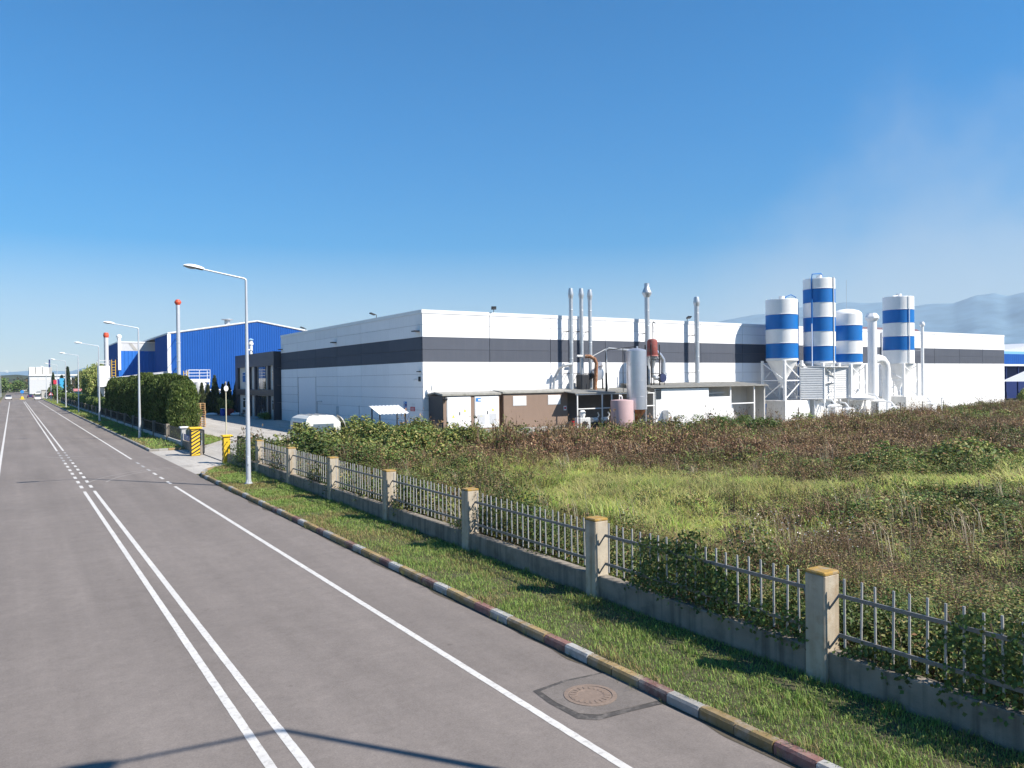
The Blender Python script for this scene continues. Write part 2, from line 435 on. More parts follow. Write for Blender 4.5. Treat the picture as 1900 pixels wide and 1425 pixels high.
# ---------------------------------------------------------------- ground, road, yard
def sheet(name, pts, z, m, parent=None):
    mb = MB(); mb.poly([(x, y, z) for x, y in pts]); return mb.build(name, m, parent)
ground = tag(sheet('ground', [(-11500, -11500), (11500, -11500), (11500, 11500), (-11500, 11500)], -0.02, M_ground),
             'flat dry grassland reaching to the foot of the hills', 'ground', kind='structure')
road = tag(sheet('road', [(-3.0, -40), (8.05, -40), (8.05, 700), (-3.0, 700)], 0.0, M_road),
           'grey asphalt road with double white centre lines', 'road', kind='structure')
yard = tag(sheet('yard', [(8.05, 43.2), (10.6, 43.2), (12.5, 47.2), (127, 47.2), (127, 240), (8.05, 240)], -0.004, M_yard),
           'pale concrete factory yard inside the gate', 'yard', kind='structure')
field = tag(sheet('field', [(10.55, -30), (230, -30), (230, 66), (126.7, 66), (126.7, 57.5), (100, 57.5), (99, 52.4), (27, 52.4), (20, 48), (12.4, 46.9), (10.55, 46.9)], 0.012, M_field),
            'overgrown vacant plot between the fence and the factory', 'field', kind='structure')

dust = tag(sheet('dust_yard', [(62, 49.2), (99, 48.6), (101, 57.55), (62, 57.55)], 0.016, mat('white_dust', (0.62, 0.61, 0.58), 0.95, var=0.12, scale=1.5)), 'white dusted ground around the silos', 'ground', kind='structure')

def strip(name, x0, x1, y0, y1, m, z=0.004):
    ys = [y0]
    while ys[-1] < y1 - .2: ys.append(min(y1, ys[-1] + (.14 if ys[-1] < 45 else 12)))
    ys[-1] = y1; j = lambda: random.gauss(0, .0016)
    V = [q for y in ys for q in ((x0 + j(), y, z), (x1 + j(), y, z))]
    mb = MB(); mb._add(V, [(2 * i, 2 * i + 1, 2 * i + 3, 2 * i + 2) for i in range(len(ys) - 1)])
    return mb.build(name, m, road)
for xc in (2.64, 3.03):
    strip('centre_line', xc - .063, xc + .063, -12, 39.3, M_line)
    strip('centre_line', xc - .063, xc + .063, 64.3, 262, M_line)
    for k in range(11):
        y = 40.6 + k * 2.13
        strip('centre_dash', xc - .07, xc + .07, y, y + 1.05, M_line if k < 7 else M_linew)
strip('edge_line', 6.22, 6.345, -12, 38.6, M_line)
strip('edge_line', 6.22, 6.345, 54.2, 262, M_line)
for k in range(6):
    strip('edge_dash', 6.22, 6.35, 39.7 + k * 2.2, 40.8 + k * 2.2, M_line if k < 3 else M_linew)
strip('edge_line', -0.76, -0.62, -12, 262, M_line)
strip('stop_band', -0.6, 7.2, 318, 319.4, M_liney)
strip('stop_band', 2.0, 3.6, 300, 316, M_liney)
# pale tyre marks sweeping out of the gateway
def arc_mark(c, r, a0, a1, w, parent=road):
    mb = MB(); n = 26; z = 0.0045
    for i in range(n):
        t0, t1 = R(a0 + (a1 - a0) * i / n), R(a0 + (a1 - a0) * (i + 1) / n)
        p = lambda t, rr: (c[0] + rr * math.cos(t), c[1] + rr * math.sin(t), z)
        mb.poly([p(t0, r), p(t0, r + w), p(t1, r + w), p(t1, r)])
    return mb.build('tyre_mark', M_tyre, parent)
for c, r, a0, a1, w in [((10.2, 41.0), 6.5, 100, 168, .10), ((10.4, 40.6), 7.6, 102, 164, .09), ((9.6, 62.5), 7.2, 195, 262, .09), ((9.9, 63.0), 8.6, 200, 262, .10)]:
    arc_mark(c, r, a0, a1, w)

# manhole in its patch of newer asphalt
mh = thing('manhole_cover', 'round cast manhole cover set in a dark-edged asphalt patch near the kerb', 'manhole', (7.28, 9.15, 0))
mb = MB(); mb.poly([(x, y, 0.005) for x, y in [(6.66, 9.78), (6.60, 9.3), (6.63, 8.62), (6.85, 8.42), (7.4, 8.38), (8.04, 8.3), (8.04, 9.75), (7.3, 9.85)]])
seal = mb.build('seal_edge', M_seal, mh)
mb = MB(); mb.poly([(x, y, 0.009) for x, y in [(6.74, 9.70), (6.70, 9.25), (6.75, 8.74), (6.95, 8.55), (7.4, 8.49), (8.045, 8.42), (8.045, 9.70), (7.3, 9.78)]])
mb.build('patch', M_patch, mh)
M_iron = mat('cast_iron', (0.215, 0.16, 0.125), 0.75, var=0.2, scale=20, bump=0.3, bscale=80)
mb = MB(); mb.lathe(7.28, 9.15, [(0.40, 0.009), (0.40, 0.016), (0.335, 0.018), (0.33, 0.006)], 40, caps=False); mb.build('rim', M_iron, mh, True)
mb = MB(); mb.lathe(7.28, 9.15, [(0.32, 0.010), (0.32, 0.015), (0.20, 0.015), (0.195, 0.011), (0.0, 0.011)], 40, caps=False)
lid = mb.build('lid', M_iron, mh)
for i in range(20):
    t = 2 * math.pi * i / 20; c, s = math.cos(t), math.sin(t)
    mb = MB(); mb.bar((7.28 + .215 * c, 9.15 + .215 * s, .017), (7.28 + .30 * c, 9.15 + .30 * s, .017), .03, .008); mb.build('rib', M_iron, lid)

# ---------------------------------------------------------------- kerbs
kcol = {'red': (0.21, 0.105, 0.09), 'white': (0.38, 0.37, 0.35), 'yellow': (0.31, 0.215, 0.095), 'grey': (0.30, 0.285, 0.26)}
KM = {k: mat('kerb_' + k, v, 0.9, var=0.22, scale=9, dirt=(0.29, 0.255, 0.215), dirt_amt=0.85, dirt_scale=3.2, streak=0.3, rnd=0.3, bump=0.3, bscale=50) for k, v in kcol.items()}
kerb = thing('kerb', 'kerb of painted concrete stones along the near verge', 'kerb', (8.05, 20, 0)); kerb['kind'] = 'structure'
SL = 0.6275
def stone_mesh(col, L):
    mb = MB(); c = 0.018
    prof = [(0, 0), (0.0, 0.115), (0.03, 0.15), (0.16, 0.15), (0.16, 0)]
    mb.prism([(x, c / 2, z) for x, z in prof], (0, L - c, 0))
    me = mb.build('kerb_stone', KM[col], None, local=True); d = me.data
    bpy.data.objects.remove(me); return d
SM = {k: stone_mesh(k, SL) for k in kcol}
def stone(parent, col, x, y, rz=0.0, tilt=0.0, L=SL):
    o = bpy.data.objects.new('kerb_stone', SM[col]); COL.objects.link(o); o.parent = parent
    p = LOC[parent.name]; o.location = (x - p[0], y - p[1], random.uniform(-.006, .006)); o.rotation_euler = (0, 0, rz + tilt)
    return o
seq = ['red', 'yellow', 'yellow', 'white']
k0 = 8.31
for i in range(-8, 53):
    y = k0 + i * SL
    c = seq[i % 4]
    if i > 34 and c == 'red': c = 'yellow'
    stone(kerb, c, 8.05 + random.uniform(-.008, .008), y, 0, random.uniform(-.01, .01))
kx, ky, ka = 8.05, k0 + 53 * SL, 0.0
for i in range(9):                                   # the rounded end at the gateway
    ka -= 0.10 if i < 7 else 0.02
    stone(kerb, ['yellow', 'white'][(i // 2) % 2] if i % 3 else 'grey', kx, ky, ka)
    kx += SL * math.sin(-ka); ky += SL * math.cos(ka)
kerb2 = thing('kerb', 'kerb along the far verge beyond the gateway', 'kerb', (8.05, 80, 0)); kerb2['kind'] = 'structure'
for i in range(6): 
    o = stone(kerb2, ['grey', 'white', 'yellow', 'yellow', 'white', 'grey'][i], 8.05 + (SL) * (i + 1), 59.6, R(90))
for i in range(80): stone(kerb2, ['grey', 'grey', 'white', 'grey', 'yellow'][random.randrange(5)] if i < 10 else 'grey', 8.05, 59.6 + i * SL)
mb = MB(); yk = 59.6 + 80 * SL
mb.prism([(8.05, yk, 0), (8.05, yk, .115), (8.08, yk, .15), (8.21, yk, .15), (8.21, yk, 0)], (0, 205, 0)); mb.build('far_kerb_run', KM['grey'], kerb2)
kerb3 = thing('kerb', 'kerb along the left side of the road', 'kerb', (-3, 80, 0)); kerb3['kind'] = 'structure'
mb = MB(); mb.prism([(-3.16, 40, 0), (-3.16, 40, .15), (-3.0, 40, .15), (-3.0, 40, 0)], (0, 240, 0)); mb.build('kerb_run', KM['yellow'], kerb3)

# ragged dark strip in the gutter, painting the kerb's shadow on the road
mb = MB(); V = []; yy = 2.0
while yy < 41.5: V += [(8.05, yy, .0042), (8.05 - .05 - .16 * float(vnoise(np.array([yy]), np.array([0.]), .7, 3)[0]) ** 2, yy, .0042)]; yy += .11
mb._add(V, [(2 * i, 2 * i + 1, 2 * i + 3, 2 * i + 2) for i in range(len(V) // 2 - 1)]); mb.build('kerb_shadow', mat('kerb_shadow', (.085, .07, .05), .95, var=.4, scale=22), kerb)
# verges
def verge_end(y): return y
vp = [(8.2, -30), (10.47, -30), (10.47, 46.2), (9.9, 45.3), (9.3, 44.4), (8.75, 43.3), (8.36, 42.2), (8.2, 41.2)]
verge = tag(sheet('verge', vp, 0.125, M_soil), 'narrow grass verge between the painted kerb and the fence', 'verge', kind='structure')
verge2 = tag(sheet('verge', [(8.2, 59.76), (10.47, 59.76), (10.47, 292), (8.2, 292)], 0.12, M_soil), 'grass verge beyond the gateway in front of the hedge', 'verge', kind='structure')
island = tag(sheet('grass_island', [(12.0, 60.6), (14.5, 65.9), (15.2, 70.5), (14.7, 75), (12.0, 76), (11.3, 70)], 0.05, mat('dry_grass_soil', (0.22, 0.15, 0.055), 0.95, var=0.25, scale=3)),
             'dry yellow grass island just inside the gate', 'grass', kind='structure')
mb = MB()
pts = [(12.0, 60.6), (14.5, 65.9), (15.2, 70.5)]
for a, b in zip(pts[:-1], pts[1:]): mb.bar((a[0], a[1], .06), (b[0], b[1], .06), .16, .12)
mb.build('kerb_edge', KM['white'], island)

# ---------------------------------------------------------------- near fence
F0 = 10.38
fence = thing('boundary_fence', 'grey steel picket fence with concrete posts along the overgrown plot', 'fence', (10.56, 20, 0))
PY = [1.88 + 5.53 * k for k in range(8)]            # post centres 1.75 .. 40.5
mb = MB(); mb.cbox(-.18, -.18, 0, .18, .18, 1.76, .018); o = mb.build('post', M_post, None, local=True); post_me = o.data; bpy.data.objects.remove(o)
mb = MB(); mb.cbox(-.182, -.182, 1.762, .182, .182, 1.812, .02); o = mb.build('cap', M_lichen, None, local=True); cap_me = o.data; bpy.data.objects.remove(o)
mb = MB(); mb.box(-.010, -.015, .69, .010, .015, 1.735); o = mb.build('picket', M_lamp, None, local=True); pick_me = o.data; bpy.data.objects.remove(o)
def child(name, me, parent, loc, rot=(0, 0, 0)):
    o = bpy.data.objects.new(name, me); COL.objects.link(o); o.parent = parent; o.location = loc; o.rotation_euler = rot; return o
M_rail = mat('fence_rail', (0.20, 0.195, 0.19), 0.5, metal=0.3, var=0.12, scale=6)  # darker than the pickets: shade on the rails put into their colour
M_pick = mat('fence_picket', (0.43, 0.42, 0.41), 0.5, metal=0.25, var=0.10, scale=6, dirt=(0.3, 0.22, 0.15), dirt_amt=0.15, dirt_scale=6)
pick_me.materials.clear(); pick_me.materials.append(M_pick)
for k, y in enumerate(PY):
    p = child('post', post_me, fence, (0, y - 20, 0), (random.uniform(-.006, .006), random.uniform(-.006, .006), random.uniform(-.02, .02)))
    child('cap', cap_me, p, (0, 0, 0))
for y0, y1 in list(zip(PY[:-1], PY[1:])) + [(PY[0] - 5.53, PY[0])]:
    mb = MB(); mb.cbox(10.45, y0 + .17, 0, 10.69, y1 - .17, .60, .015); mb.build('plinth', M_conc, fence)
    mb = MB()
    for z in (.87, 1.47):
        mb.box(10.535, y0 + .30, z - .028, 10.563, y1 - .30, z + .028)
        for s, ye in ((1, y0 + .18), (-1, y1 - .18)):
            mb.tube([(10.545, ye + s * .12, z), (10.50, ye + s * .06, z - .12), (10.48, ye, z - .22)], .017, 5)
    rail = mb.build('railing', M_rail, fence)
    n = 20
    for i in range(n):
        y = y0 + .42 + (y1 - y0 - .80) * i / (n - 1)
        child('picket', pick_me, rail, (10.575 - 10.56, y - 20, random.uniform(-.02, .008)), (random.gauss(0, .009), random.gauss(0, .008), random.uniform(-.2, .2)))
# stub between the last concrete post and the gate post
mb = MB(); mb.cbox(10.45, PY[-1] + .17, 0, 10.69, 47.5, .60, .015); mb.build('plinth', M_conc, fence)
mb = MB()
for z in (.9, 1.45): mb.tube([(10.56, PY[-1] + .2, z), (10.56, 47.4, z)], .02, 6)
rail = mb.build('railing', M_dark, fence)
fence.rotation_euler = (0, 0, -0.0062)

# ---------------------------------------------------------------- gateway
gp = thing('gate_post', 'tall gate post with yellow and black diagonal stripes and yellow cap', 'gate post', (10.1, 54.2, 0))
mb = MB(); mb.cbox(9.80, 53.9, 0, 10.36, 54.5, 1.78, .02); body = mb.build('body', M_dark, gp)
for k in range(9):                                  # yellow diagonals, proud of the black post
    z0 = -.30 + k * .245; pts = []
    a = [(9.82, z0), (10.34, z0 + .33), (10.34, z0 + .47), (9.82, z0 + .14)]
    lo, hi = .02, 1.74
    a = [(x, min(max(z, lo), hi)) for x, z in a]
    if a[1][1] - a[0][1] < .02 and a[2][1] - a[1][1] < .02: continue
    mb = MB(); mb.prism([(x, 53.897, z) for x, z in a], (0, -.006, 0)); mb.build('stripe', M_yel, gp)
mb = MB(); mb.cbox(9.70, 53.83, 1.782, 10.50, 54.57, 1.88, .02); mb.build('cap', M_yel, gp)
gp2 = thing('gate_post', 'slim yellow gate post where the fence meets the driveway', 'gate post', (10.62, 47.75, 0))
mb = MB(); mb.cbox(10.44, 47.52, 0, 10.82, 47.96, 1.60, .02); mb.build('body', M_yel, gp2)
for k in range(5):
    mb = MB(); z = .12 + k * .3; mb.prism([(10.437, 47.95, z), (10.437, 47.55, z + .18), (10.437, 47.55, z + .32), (10.437, 47.95, z + .14)], (-.005, 0, 0)); mb.build('stripe', M_dark, gp2)
mb = MB(); mb.cbox(10.37, 47.45, 1.602, 10.95, 48.03, 1.69, .02); mb.build('cap', M_yel, gp2)
def gate_leaf(label, x, y0, y1, bars):
    g = thing('gate_leaf', label, 'gate', (x, (y0 + y1) / 2, 0))
    mb = MB()
    for a, b in (((x, y0, .12), (x, y1, .12)), ((x, y0, 1.62), (x, y1, 1.62)), ((x, y0, .12), (x, y0, 1.62)), ((x, y1, .12), (x, y1, 1.62)), ((x, y0, .75), (x, y1, .75))): mb.bar(a, b, .07)
    mb.build('frame', M_dark, g)
    for i in range(bars):
        y = y0 + (y1 - y0) * (i + 1) / (bars + 1); mb = MB(); mb.bar((x, y, .15), (x, y, 1.6), .03); mb.build('bar', M_dark, g)
    for y in (y0 + .2, y1 - .2):
        mb = MB(); mb.cyl((x - .03, y, .06), (x + .03, y, .06), .06); mb.build('wheel', M_dark, g)
gate_leaf('black barred gate leaf slid back beside the striped post', 10.75, 54.7, 58.4, 16)
gate_leaf('short black gate leaf standing open behind the plinth next to the slim yellow post', 11.15, 45.6, 47.1, 5)
gt = thing('gate_track', 'dark steel gate rail crossing the driveway between the yellow posts', 'rail', (10.95, 51, 0))
mb = MB(); mb.box(10.66, 47.99, 0.0, 10.72, 54.6, .03); mb.build('rail', M_dark, gt)
pf = thing('flag_post', 'thin pole with a white oval plate behind the slim yellow post', 'pole', (15.95, 71.5, 0))
mb = MB(); mb.cyl((15.95, 71.5, 0), (15.95, 71.5, 4.9), .055, .045, 8); mb.build('pole', mat('cream_pole', (.5, .47, .35), .6), pf)
mb = MB(); mb.lathe(0, 0, [(.04, -.05), (.19, -.04), (.19, .04), (.04, .05)], 20)
mb.v = [(15.95 + x, 71.40 + z, 4.28 + y * 1.35) for x, y, z in mb.v]; mb.build('plate', M_signw, pf)
mb = MB(); mb.lathe(15.88, 71.5, [(.03, 4.45), (.1, 4.5), (.08, 4.75), (.02, 4.8)], 10); mb.build('lamp_cap', M_dark, pf)

# fence beyond the gateway: slim posts, low plinth, dark bars, blue company banner at the gate end
fence2 = thing('boundary_fence', 'low fence of slim concrete posts and dark bars in front of the conifer hedge', 'fence', (10.6, 100, 0))
mb = MB(); mb.cbox(-.13, -.13, 0, .13, .13, 1.5, .015); o = mb.build('post', M_conc, None, local=True); pm2 = o.data; bpy.data.objects.remove(o)
FY = [60.9 + 7.05 * k for k in range(25)]
M_plw = mat('pale_plinth', (0.40, 0.40, 0.39), 0.9, var=0.1, scale=3, streak=0.3)
for y in FY[1:]: child('post', pm2, fence2, (-.03, y - 100, 0))
for a, b in zip(FY[:-1], FY[1:]):
    mb = MB(); mb.box(10.5, a + .13, 0, 10.7, b - .13, .42); mb.build('plinth', M_plw, fence2)
    mb = MB()
    for z in (.55, 1.32): mb.box(10.59, a + .13, z, 10.62, b - .13, z + .04)
    for i in range(28 if a < 120 else 10):
        y = a + .2 + (b - a - .4) * i / (27 if a < 120 else 9); mb.box(10.595, y, .45, 10.615, y + .02, 1.42)
    mb.build('bar_panel', M_dark, fence2)
wp = thing('gate_pier', 'white capped pier at the end of the hedge fence beside the company banner', 'pier', (10.55, 60.8, 0))
mb = MB(); mb.cbox(10.36, 60.6, 0, 10.74, 61.0, 1.5, .02); mb.build('body', M_plw, wp)
mb = MB(); mb.cbox(10.26, 60.5, 1.502, 10.84, 61.1, 1.60, .02); mb.build('cap', M_signw, wp)
bw = thing('low_wall', 'low grey wall under the company banner between pier and striped post', 'wall', (10.6, 57.5, 0))
mb = MB(); mb.cbox(10.42, 54.52, 0, 10.62, 60.58, .62, .015); mb.build('wall', M_conc, bw)
for i in range(7):
    y = 54.75 + i * .93; mb = MB(); mb.bar((10.62, y, .62), (10.62, y, 1.42), .04); mb.build('railing_post', M_lamp, bw)
mb = MB(); mb.box(10.61, 54.7, .95, 10.62, 60.4, 1.40); mb.build('green_mesh', mat('green_mesh', (.05, .12, .09), .6), bw)
bn = thing('company_banner', 'blue banner with white TEPE lettering tied to the wall railing', 'banner', (10.5, 57.6, 0))
mb = MB(); mb.box(10.38, 55.4, .70, 10.40, 59.8, 1.12); mb.build('cloth', M_signblue, bn)
text_part('lettering', 'TEPE', M_signw, bn, (10.372, 58.75, .91), (0, -1, 0), (0, 0, 1), .27, 1.5)
text_part('lettering', 'KUNTA', M_signw, bn, (10.372, 56.75, .91), (0, -1, 0), (0, 0, 1), .27, 1.9)

# ---------------------------------------------------------------- street lamps
def make_lamp():
    t = thing('street_lamp', 'x', 'street lamp', (0, 0, 0), 'street lamps along the right verge')
    mb = MB(); mb.box(-.22, -.22, .10, .22, .22, .15); mb.build('base_slab', M_conc, t)
    mb = MB(); mb.cyl((0, 0, .13), (0, 0, 9.5), .115, .052, 16); mb.cyl((0, 0, .15), (0, 0, .19), .17, n=16)
    for q in range(4):
        c, s = math.cos(q * math.pi / 2 + .78), math.sin(q * math.pi / 2 + .78)
        mb.bar((c * .15, s * .15, .17), (c * .11, s * .11, .34), .02)
    mb.build('pole', M_lamp, t, True)
    mb = MB(); mb.tube([(0, 0, 9.40), (-.015, 0, 9.52), (-.08, 0, 9.56), (-1.9, 0, 9.87)], [.052, .05, .04, .033], 10); mb.build('arm', M_lamp, t, True)
    mb = MB(); mb.box(-.075, -.06, 1.05, .0, .06, 1.4); mb.v = [(x + .0, y - .1, z) for x, y, z in mb.v]; mb.build('hatch', M_lamp, t)
    # cobra head: rounded housing above, glass bowl below
    n, k = 14, 9; V, Fc = [], []
    for a in range(k + 1):
        u = a / k; x = -1.82 - .86 * u; w = .15 * math.sin(math.pi * min(1, max(.03, .12 + .86 * u))) ** .55; h = .14 * math.sin(math.pi * min(.985, .15 + .84 * u)) ** .6
        zc = 9.85 + .14 * (u)
        for b in range(n): 
            th = math.pi * b / (n - 1); V.append((x, w * math.cos(th), zc + h * math.sin(th)))
    for a in range(k):
        for b in range(n - 1): Fc.append((a * n + b, a * n + b + 1, (a + 1) * n + b + 1, (a + 1) * n + b))
    for a in range(k): Fc.append((a * n, (a + 1) * n, (a + 1) * n + n - 1, a * n + n - 1))
    Fc += [tuple(range(n)), tuple(range(k * n + n - 1, k * n - 1, -1))]
    mb = MB(); mb._add(V, Fc); hd = mb.build('lamp_head', M_lampw, t, True)
    mb = MB(); V, Fc = [], []
    for a in range(7):
        u = a / 6; x = -2.14 - .50 * u; w = .12 * math.sin(math.pi * (.06 + .88 * u)) ** .5; h = .085 * math.sin(math.pi * (.06 + .88 * u)) ** .6; zc = 9.895 + .075 * u
        for b in range(9): th = math.pi * b / 8; V.append((x, w * math.cos(th), zc - h * math.sin(th)))
    for a in range(6):
        for b in range(8): Fc.append((a * 9 + b + 1, a * 9 + b, (a + 1) * 9 + b, (a + 1) * 9 + b + 1))
    mb._add(V, Fc); mb.build('glass_bowl', M_glassd, hd, True)
    mb = MB(); mb.box(-2.66, -.135, 9.935, -1.86, .135, 9.95); mb.v = [(x, y, z + (-x - 2.26) * .16 - .045) for x, y, z in mb.v]; mb.build('rim', M_dark, hd)
    return t
lamp0 = make_lamp()
LY = [2.35 + 33.95 + 36.4 * k for k in range(8)]
lamp0.location = (9.05, LY[0], 0); lamp0['label'] = 'nearest tall street lamp, standing on the verge by the field fence'
dup(lamp0, (9.05, 2.35, 0), 0, 'street lamp standing beside the camera, only its shadow crossing the road shows')
for k, y in enumerate(LY[1:]):
    dup(lamp0, (9.1 + .02 * k, y, 0), random.uniform(-.03, .03), '%s street lamp past the gateway, counting away down the road' % ORD[k])
for k, y in enumerate((335, 372)):
    dup(lamp0, (-3.9, y, 0), R(180), ['left side street lamp near the far junction', 'left side street lamp beyond the far junction'][k], 'street lamps on the left side')
# ---------------------------------------------------------------- main factory hall
FX, FY0, FX1, FY1, FH = 28.52, 57.6, 126.6, 97.6, 10.68
fac = thing('factory_hall', 'long white factory hall with a dark grey band around its panels', 'building', (FX, FY0, 0))
M_joint = mat('panel_joint', (0.20, 0.20, 0.21), 0.9, var=0.05)
mb = MB(); mb.box(FX + .11, FY0 + .05, -.1, FX1 - .05, FY1, 10.30); mb.build('core_wall', M_joint, fac)
rows = [0, 1.3, 2.32, 3.28, 4.25, 5.32, 6.35, 7.38, 8.42, 9.45, 10.38]
BW, LW = (FX1 - FX) / 15, (FY1 - FY0) / 6
pm = {}
for r in range(10):
    h = rows[r + 1] - rows[r]; mm = M_band if r in (6, 7) else M_white
    mb = MB(); mb.box(.028, -.0, .010, BW - .028, .052, h - .010); o = mb.build('wall_panel', mm, None, local=True); pm[r, 0] = o.data; bpy.data.objects.remove(o)
    mb = MB(); mb.box(0, .024, .010, .052, LW - .024, h - .010); o = mb.build('wall_panel', mm, None, local=True); pm[r, 1] = o.data; bpy.data.objects.remove(o)
    for b in range(15): child('wall_panel', pm[r, 0], fac, (b * BW, 0 + (.053 if False else 0), rows[r]))
    for b in range(6):
        if b == 4 and r < 5: continue
        child('wall_panel', pm[r, 1], fac, (0, b * LW if b else .056, rows[r]))
mb = MB(); mb.box(0, -.04, 0, BW - .006, .3, .30); o = mb.build('coping', M_trim, None, local=True); cp0 = o.data; bpy.data.objects.remove(o)
mb = MB(); mb.box(-.04, 0, 0, .3, LW - .006, .30); o = mb.build('coping', M_trim, None, local=True); cp1 = o.data; bpy.data.objects.remove(o)
for b in range(15): child('coping', cp0, fac, (b * BW + (.0 if b else -.04), 0, 10.382))
for b in range(6): child('coping', cp1, fac, (0, b * LW + (.305 if b == 0 else 0), 10.382))
mb = MB(); mb.box(FX + .3, FY0 + .3, 10.3, FX1, FY1, 10.40); mb.build('roof', M_palec, fac)
# tall sectional door in the shaded side
dr = MB(); dr.box(FX + .07, FY0 + 4 * LW + .35, 0, FX + .10, FY0 + 5 * LW - .1, 5.30)
door = dr.build('door', mat('door_pale_blue', (0.80, 0.82, 0.86), 0.5, var=0.03), fac)
for k in range(9):
    mb = MB(); mb.box(FX + .045, FY0 + 4 * LW + .36, .05 + k * .58, FX + .068, FY0 + 5 * LW - .11, .05 + k * .58 + .55); mb.build('door_slat', door.data.materials[0], door)
mb = MB(); mb.box(FX + .02, FY0 + 4 * LW + .02, 0, FX + .16, FY0 + 4 * LW + .34, 5.30); mb.build('door_jamb', M_paintg, fac)
mb = MB(); mb.tube([(FX - .05, FY0 + 3.95 * LW, 0), (FX - .05, FY0 + 3.95 * LW, 2.6), (FX - .05, FY0 + 3.72 * LW, 2.62)], .05, 8); mb.build('downpipe', M_lamp, fac)
mb = MB(); mb.box(FX - .16, FY0 + 2.95 * LW, 1.2, FX - .002, FY0 + 3.0 * LW, 2.2); mb.build('switch_box', M_paintg, fac)
mb = MB(); mb.tube([(FX - .04, FY0 + 2 * LW + .6, .0), (FX - .04, FY0 + 2 * LW + .6, 2.4)], .04, 6); mb.build('downpipe', M_lamp, fac)

def one(name, label, cat, mb, m, loc, group=None, smooth=False):
    me = mb.build(name, m, None, smooth, local=True)
    L = Vector(loc)
    me.data.transform(Matrix.Translation(-L)); me.location = L
    return tag(me, label, cat, group)

def floodlight(x, y, z, rz, label):
    t = thing('floodlight', label, 'floodlight', (x, y, z), 'floodlights on the factory', rz)
    mb = MB(); mb.bar((0, 0, 0), (0, 0, .32), .05); mb.bar((0, 0, .30), (-.35, 0, .42), .04); mb.build('bracket', M_dark, t, local=True)
    mb = MB(); mb.box(-.62, -.22, .32, -.18, .22, .42); mb.v = [(a, b, c + (-a - .4) * .35) for a, b, c in mb.v]; mb.build('lamp_box', M_dark, t, local=True)
for a in [(35.6, 57.75, 10.69, R(60), 'floodlight on the sunlit roof edge near the factory corner'), (28.7, 67.5, 10.69, 0, 'floodlight on the roof edge above the shaded wall'),
          (28.7, 88.2, 10.69, 0, 'floodlight on the shaded roof edge above the tall door'), (59.4, 57.75, 10.69, R(70), 'floodlight on the roof edge left of the single stack')]: floodlight(*a)
def walllight(y, z, label):
    t = thing('wall_light', label, 'light', (FX - .03, y, z), 'lights on the shaded factory wall')
    mb = MB(); mb.box(FX - .5, y - .32, z, FX - .05, y + .32, z + .10); mb.build('housing', M_dark, t)
    mb = MB(); mb.bar((FX + .02, y, z + .05), (FX - .1, y, z + .05), .06); mb.build('arm', M_dark, t)
walllight(77.9, 8.82, 'black wall light above the band midway along the shaded wall')
walllight(58.3, 8.86, 'black wall light above the band at the factory corner')
walllight(97.0, 8.82, 'black wall light above the dark office roof')
t = thing('security_camera', 'security camera and junction boxes on the shaded wall near the corner', 'camera', (FX, 58.1, 4.9))
mb = MB(); mb.box(FX - .14, 57.95, 4.72, FX - .002, 58.15, 5.12); mb.build('junction_box', M_dark, t)
mb = MB(); mb.cyl((FX - .1, 58.45, 4.92), (FX - .34, 58.62, 4.86), .06); mb.build('camera_body', M_signw, t, True)
mb = MB(); mb.bar((FX, 58.05, 4.92), (FX - .12, 58.45, 4.93), .035); mb.build('arm', M_signw, t)
mb = MB(); mb.box(FX - .22, 57.9, 5.5, FX - .002, 58.3, 5.58); mb.build('bracket', M_dark, t)
t = thing('wall_sign', 'blue four panel safety sign on the shaded wall', 'sign', (FX, 61, 2.3))
for k in range(4):
    mb = MB(); mb.box(FX - .03, 60.68, 2.2 + k * .2, FX - .002, 61.28, 2.2 + k * .2 + .185); p = mb.build('panel', M_signlb if k % 2 else M_signblue, t)
    mb = MB(); mb.lathe(0, 0, [(.07, 0), (.07, .006)], 14); mb.v = [(FX - .031 - z, 61.1 + x, 2.29 + k * .2 + y) for x, y, z in mb.v]; mb.build('symbol', M_signw, p)
t = thing('wall_sign', 'square red and white warning sign on the shaded wall by the corner', 'sign', (FX, 59.5, 2.2))
mb = MB(); mb.box(FX - .03, 59.1, 2.2, FX - .002, 59.95, 2.56); q = mb.build('red_panel', M_signred, t)
for k in range(3):
    mb = MB(); mb.box(FX - .037, 59.2, 2.27 + k * .09, FX - .031, 59.8, 2.30 + k * .09); mb.build('text_line', M_signw, q)
for y in (59.1, 59.55):
    mb = MB(); mb.box(FX - .03, y, 2.58, FX - .002, y + .38, 2.88); mb.build('white_panel', M_signw, t)
t = thing('satellite_dish', 'small white satellite dish on a pole above the transformer cabin corner', 'dish', (29.2, 57.3, 3.4))
mb = MB(); mb.cyl((29.2, 57.3, 3.3), (29.2, 57.3, 4.15), .03); mb.build('pole', M_lamp, t)
mb = MB(); mb.lathe(0, 0, [(.0, .10), (.15, .075), (.3, 0.02), (.31, 0)], 18, caps=False); mb.v = [(29.15 + z * -.6 + x * .3, 57.18 - z, 4.2 + y) for x, y, z in mb.v]; mb.build('dish', M_paintg, t, True)

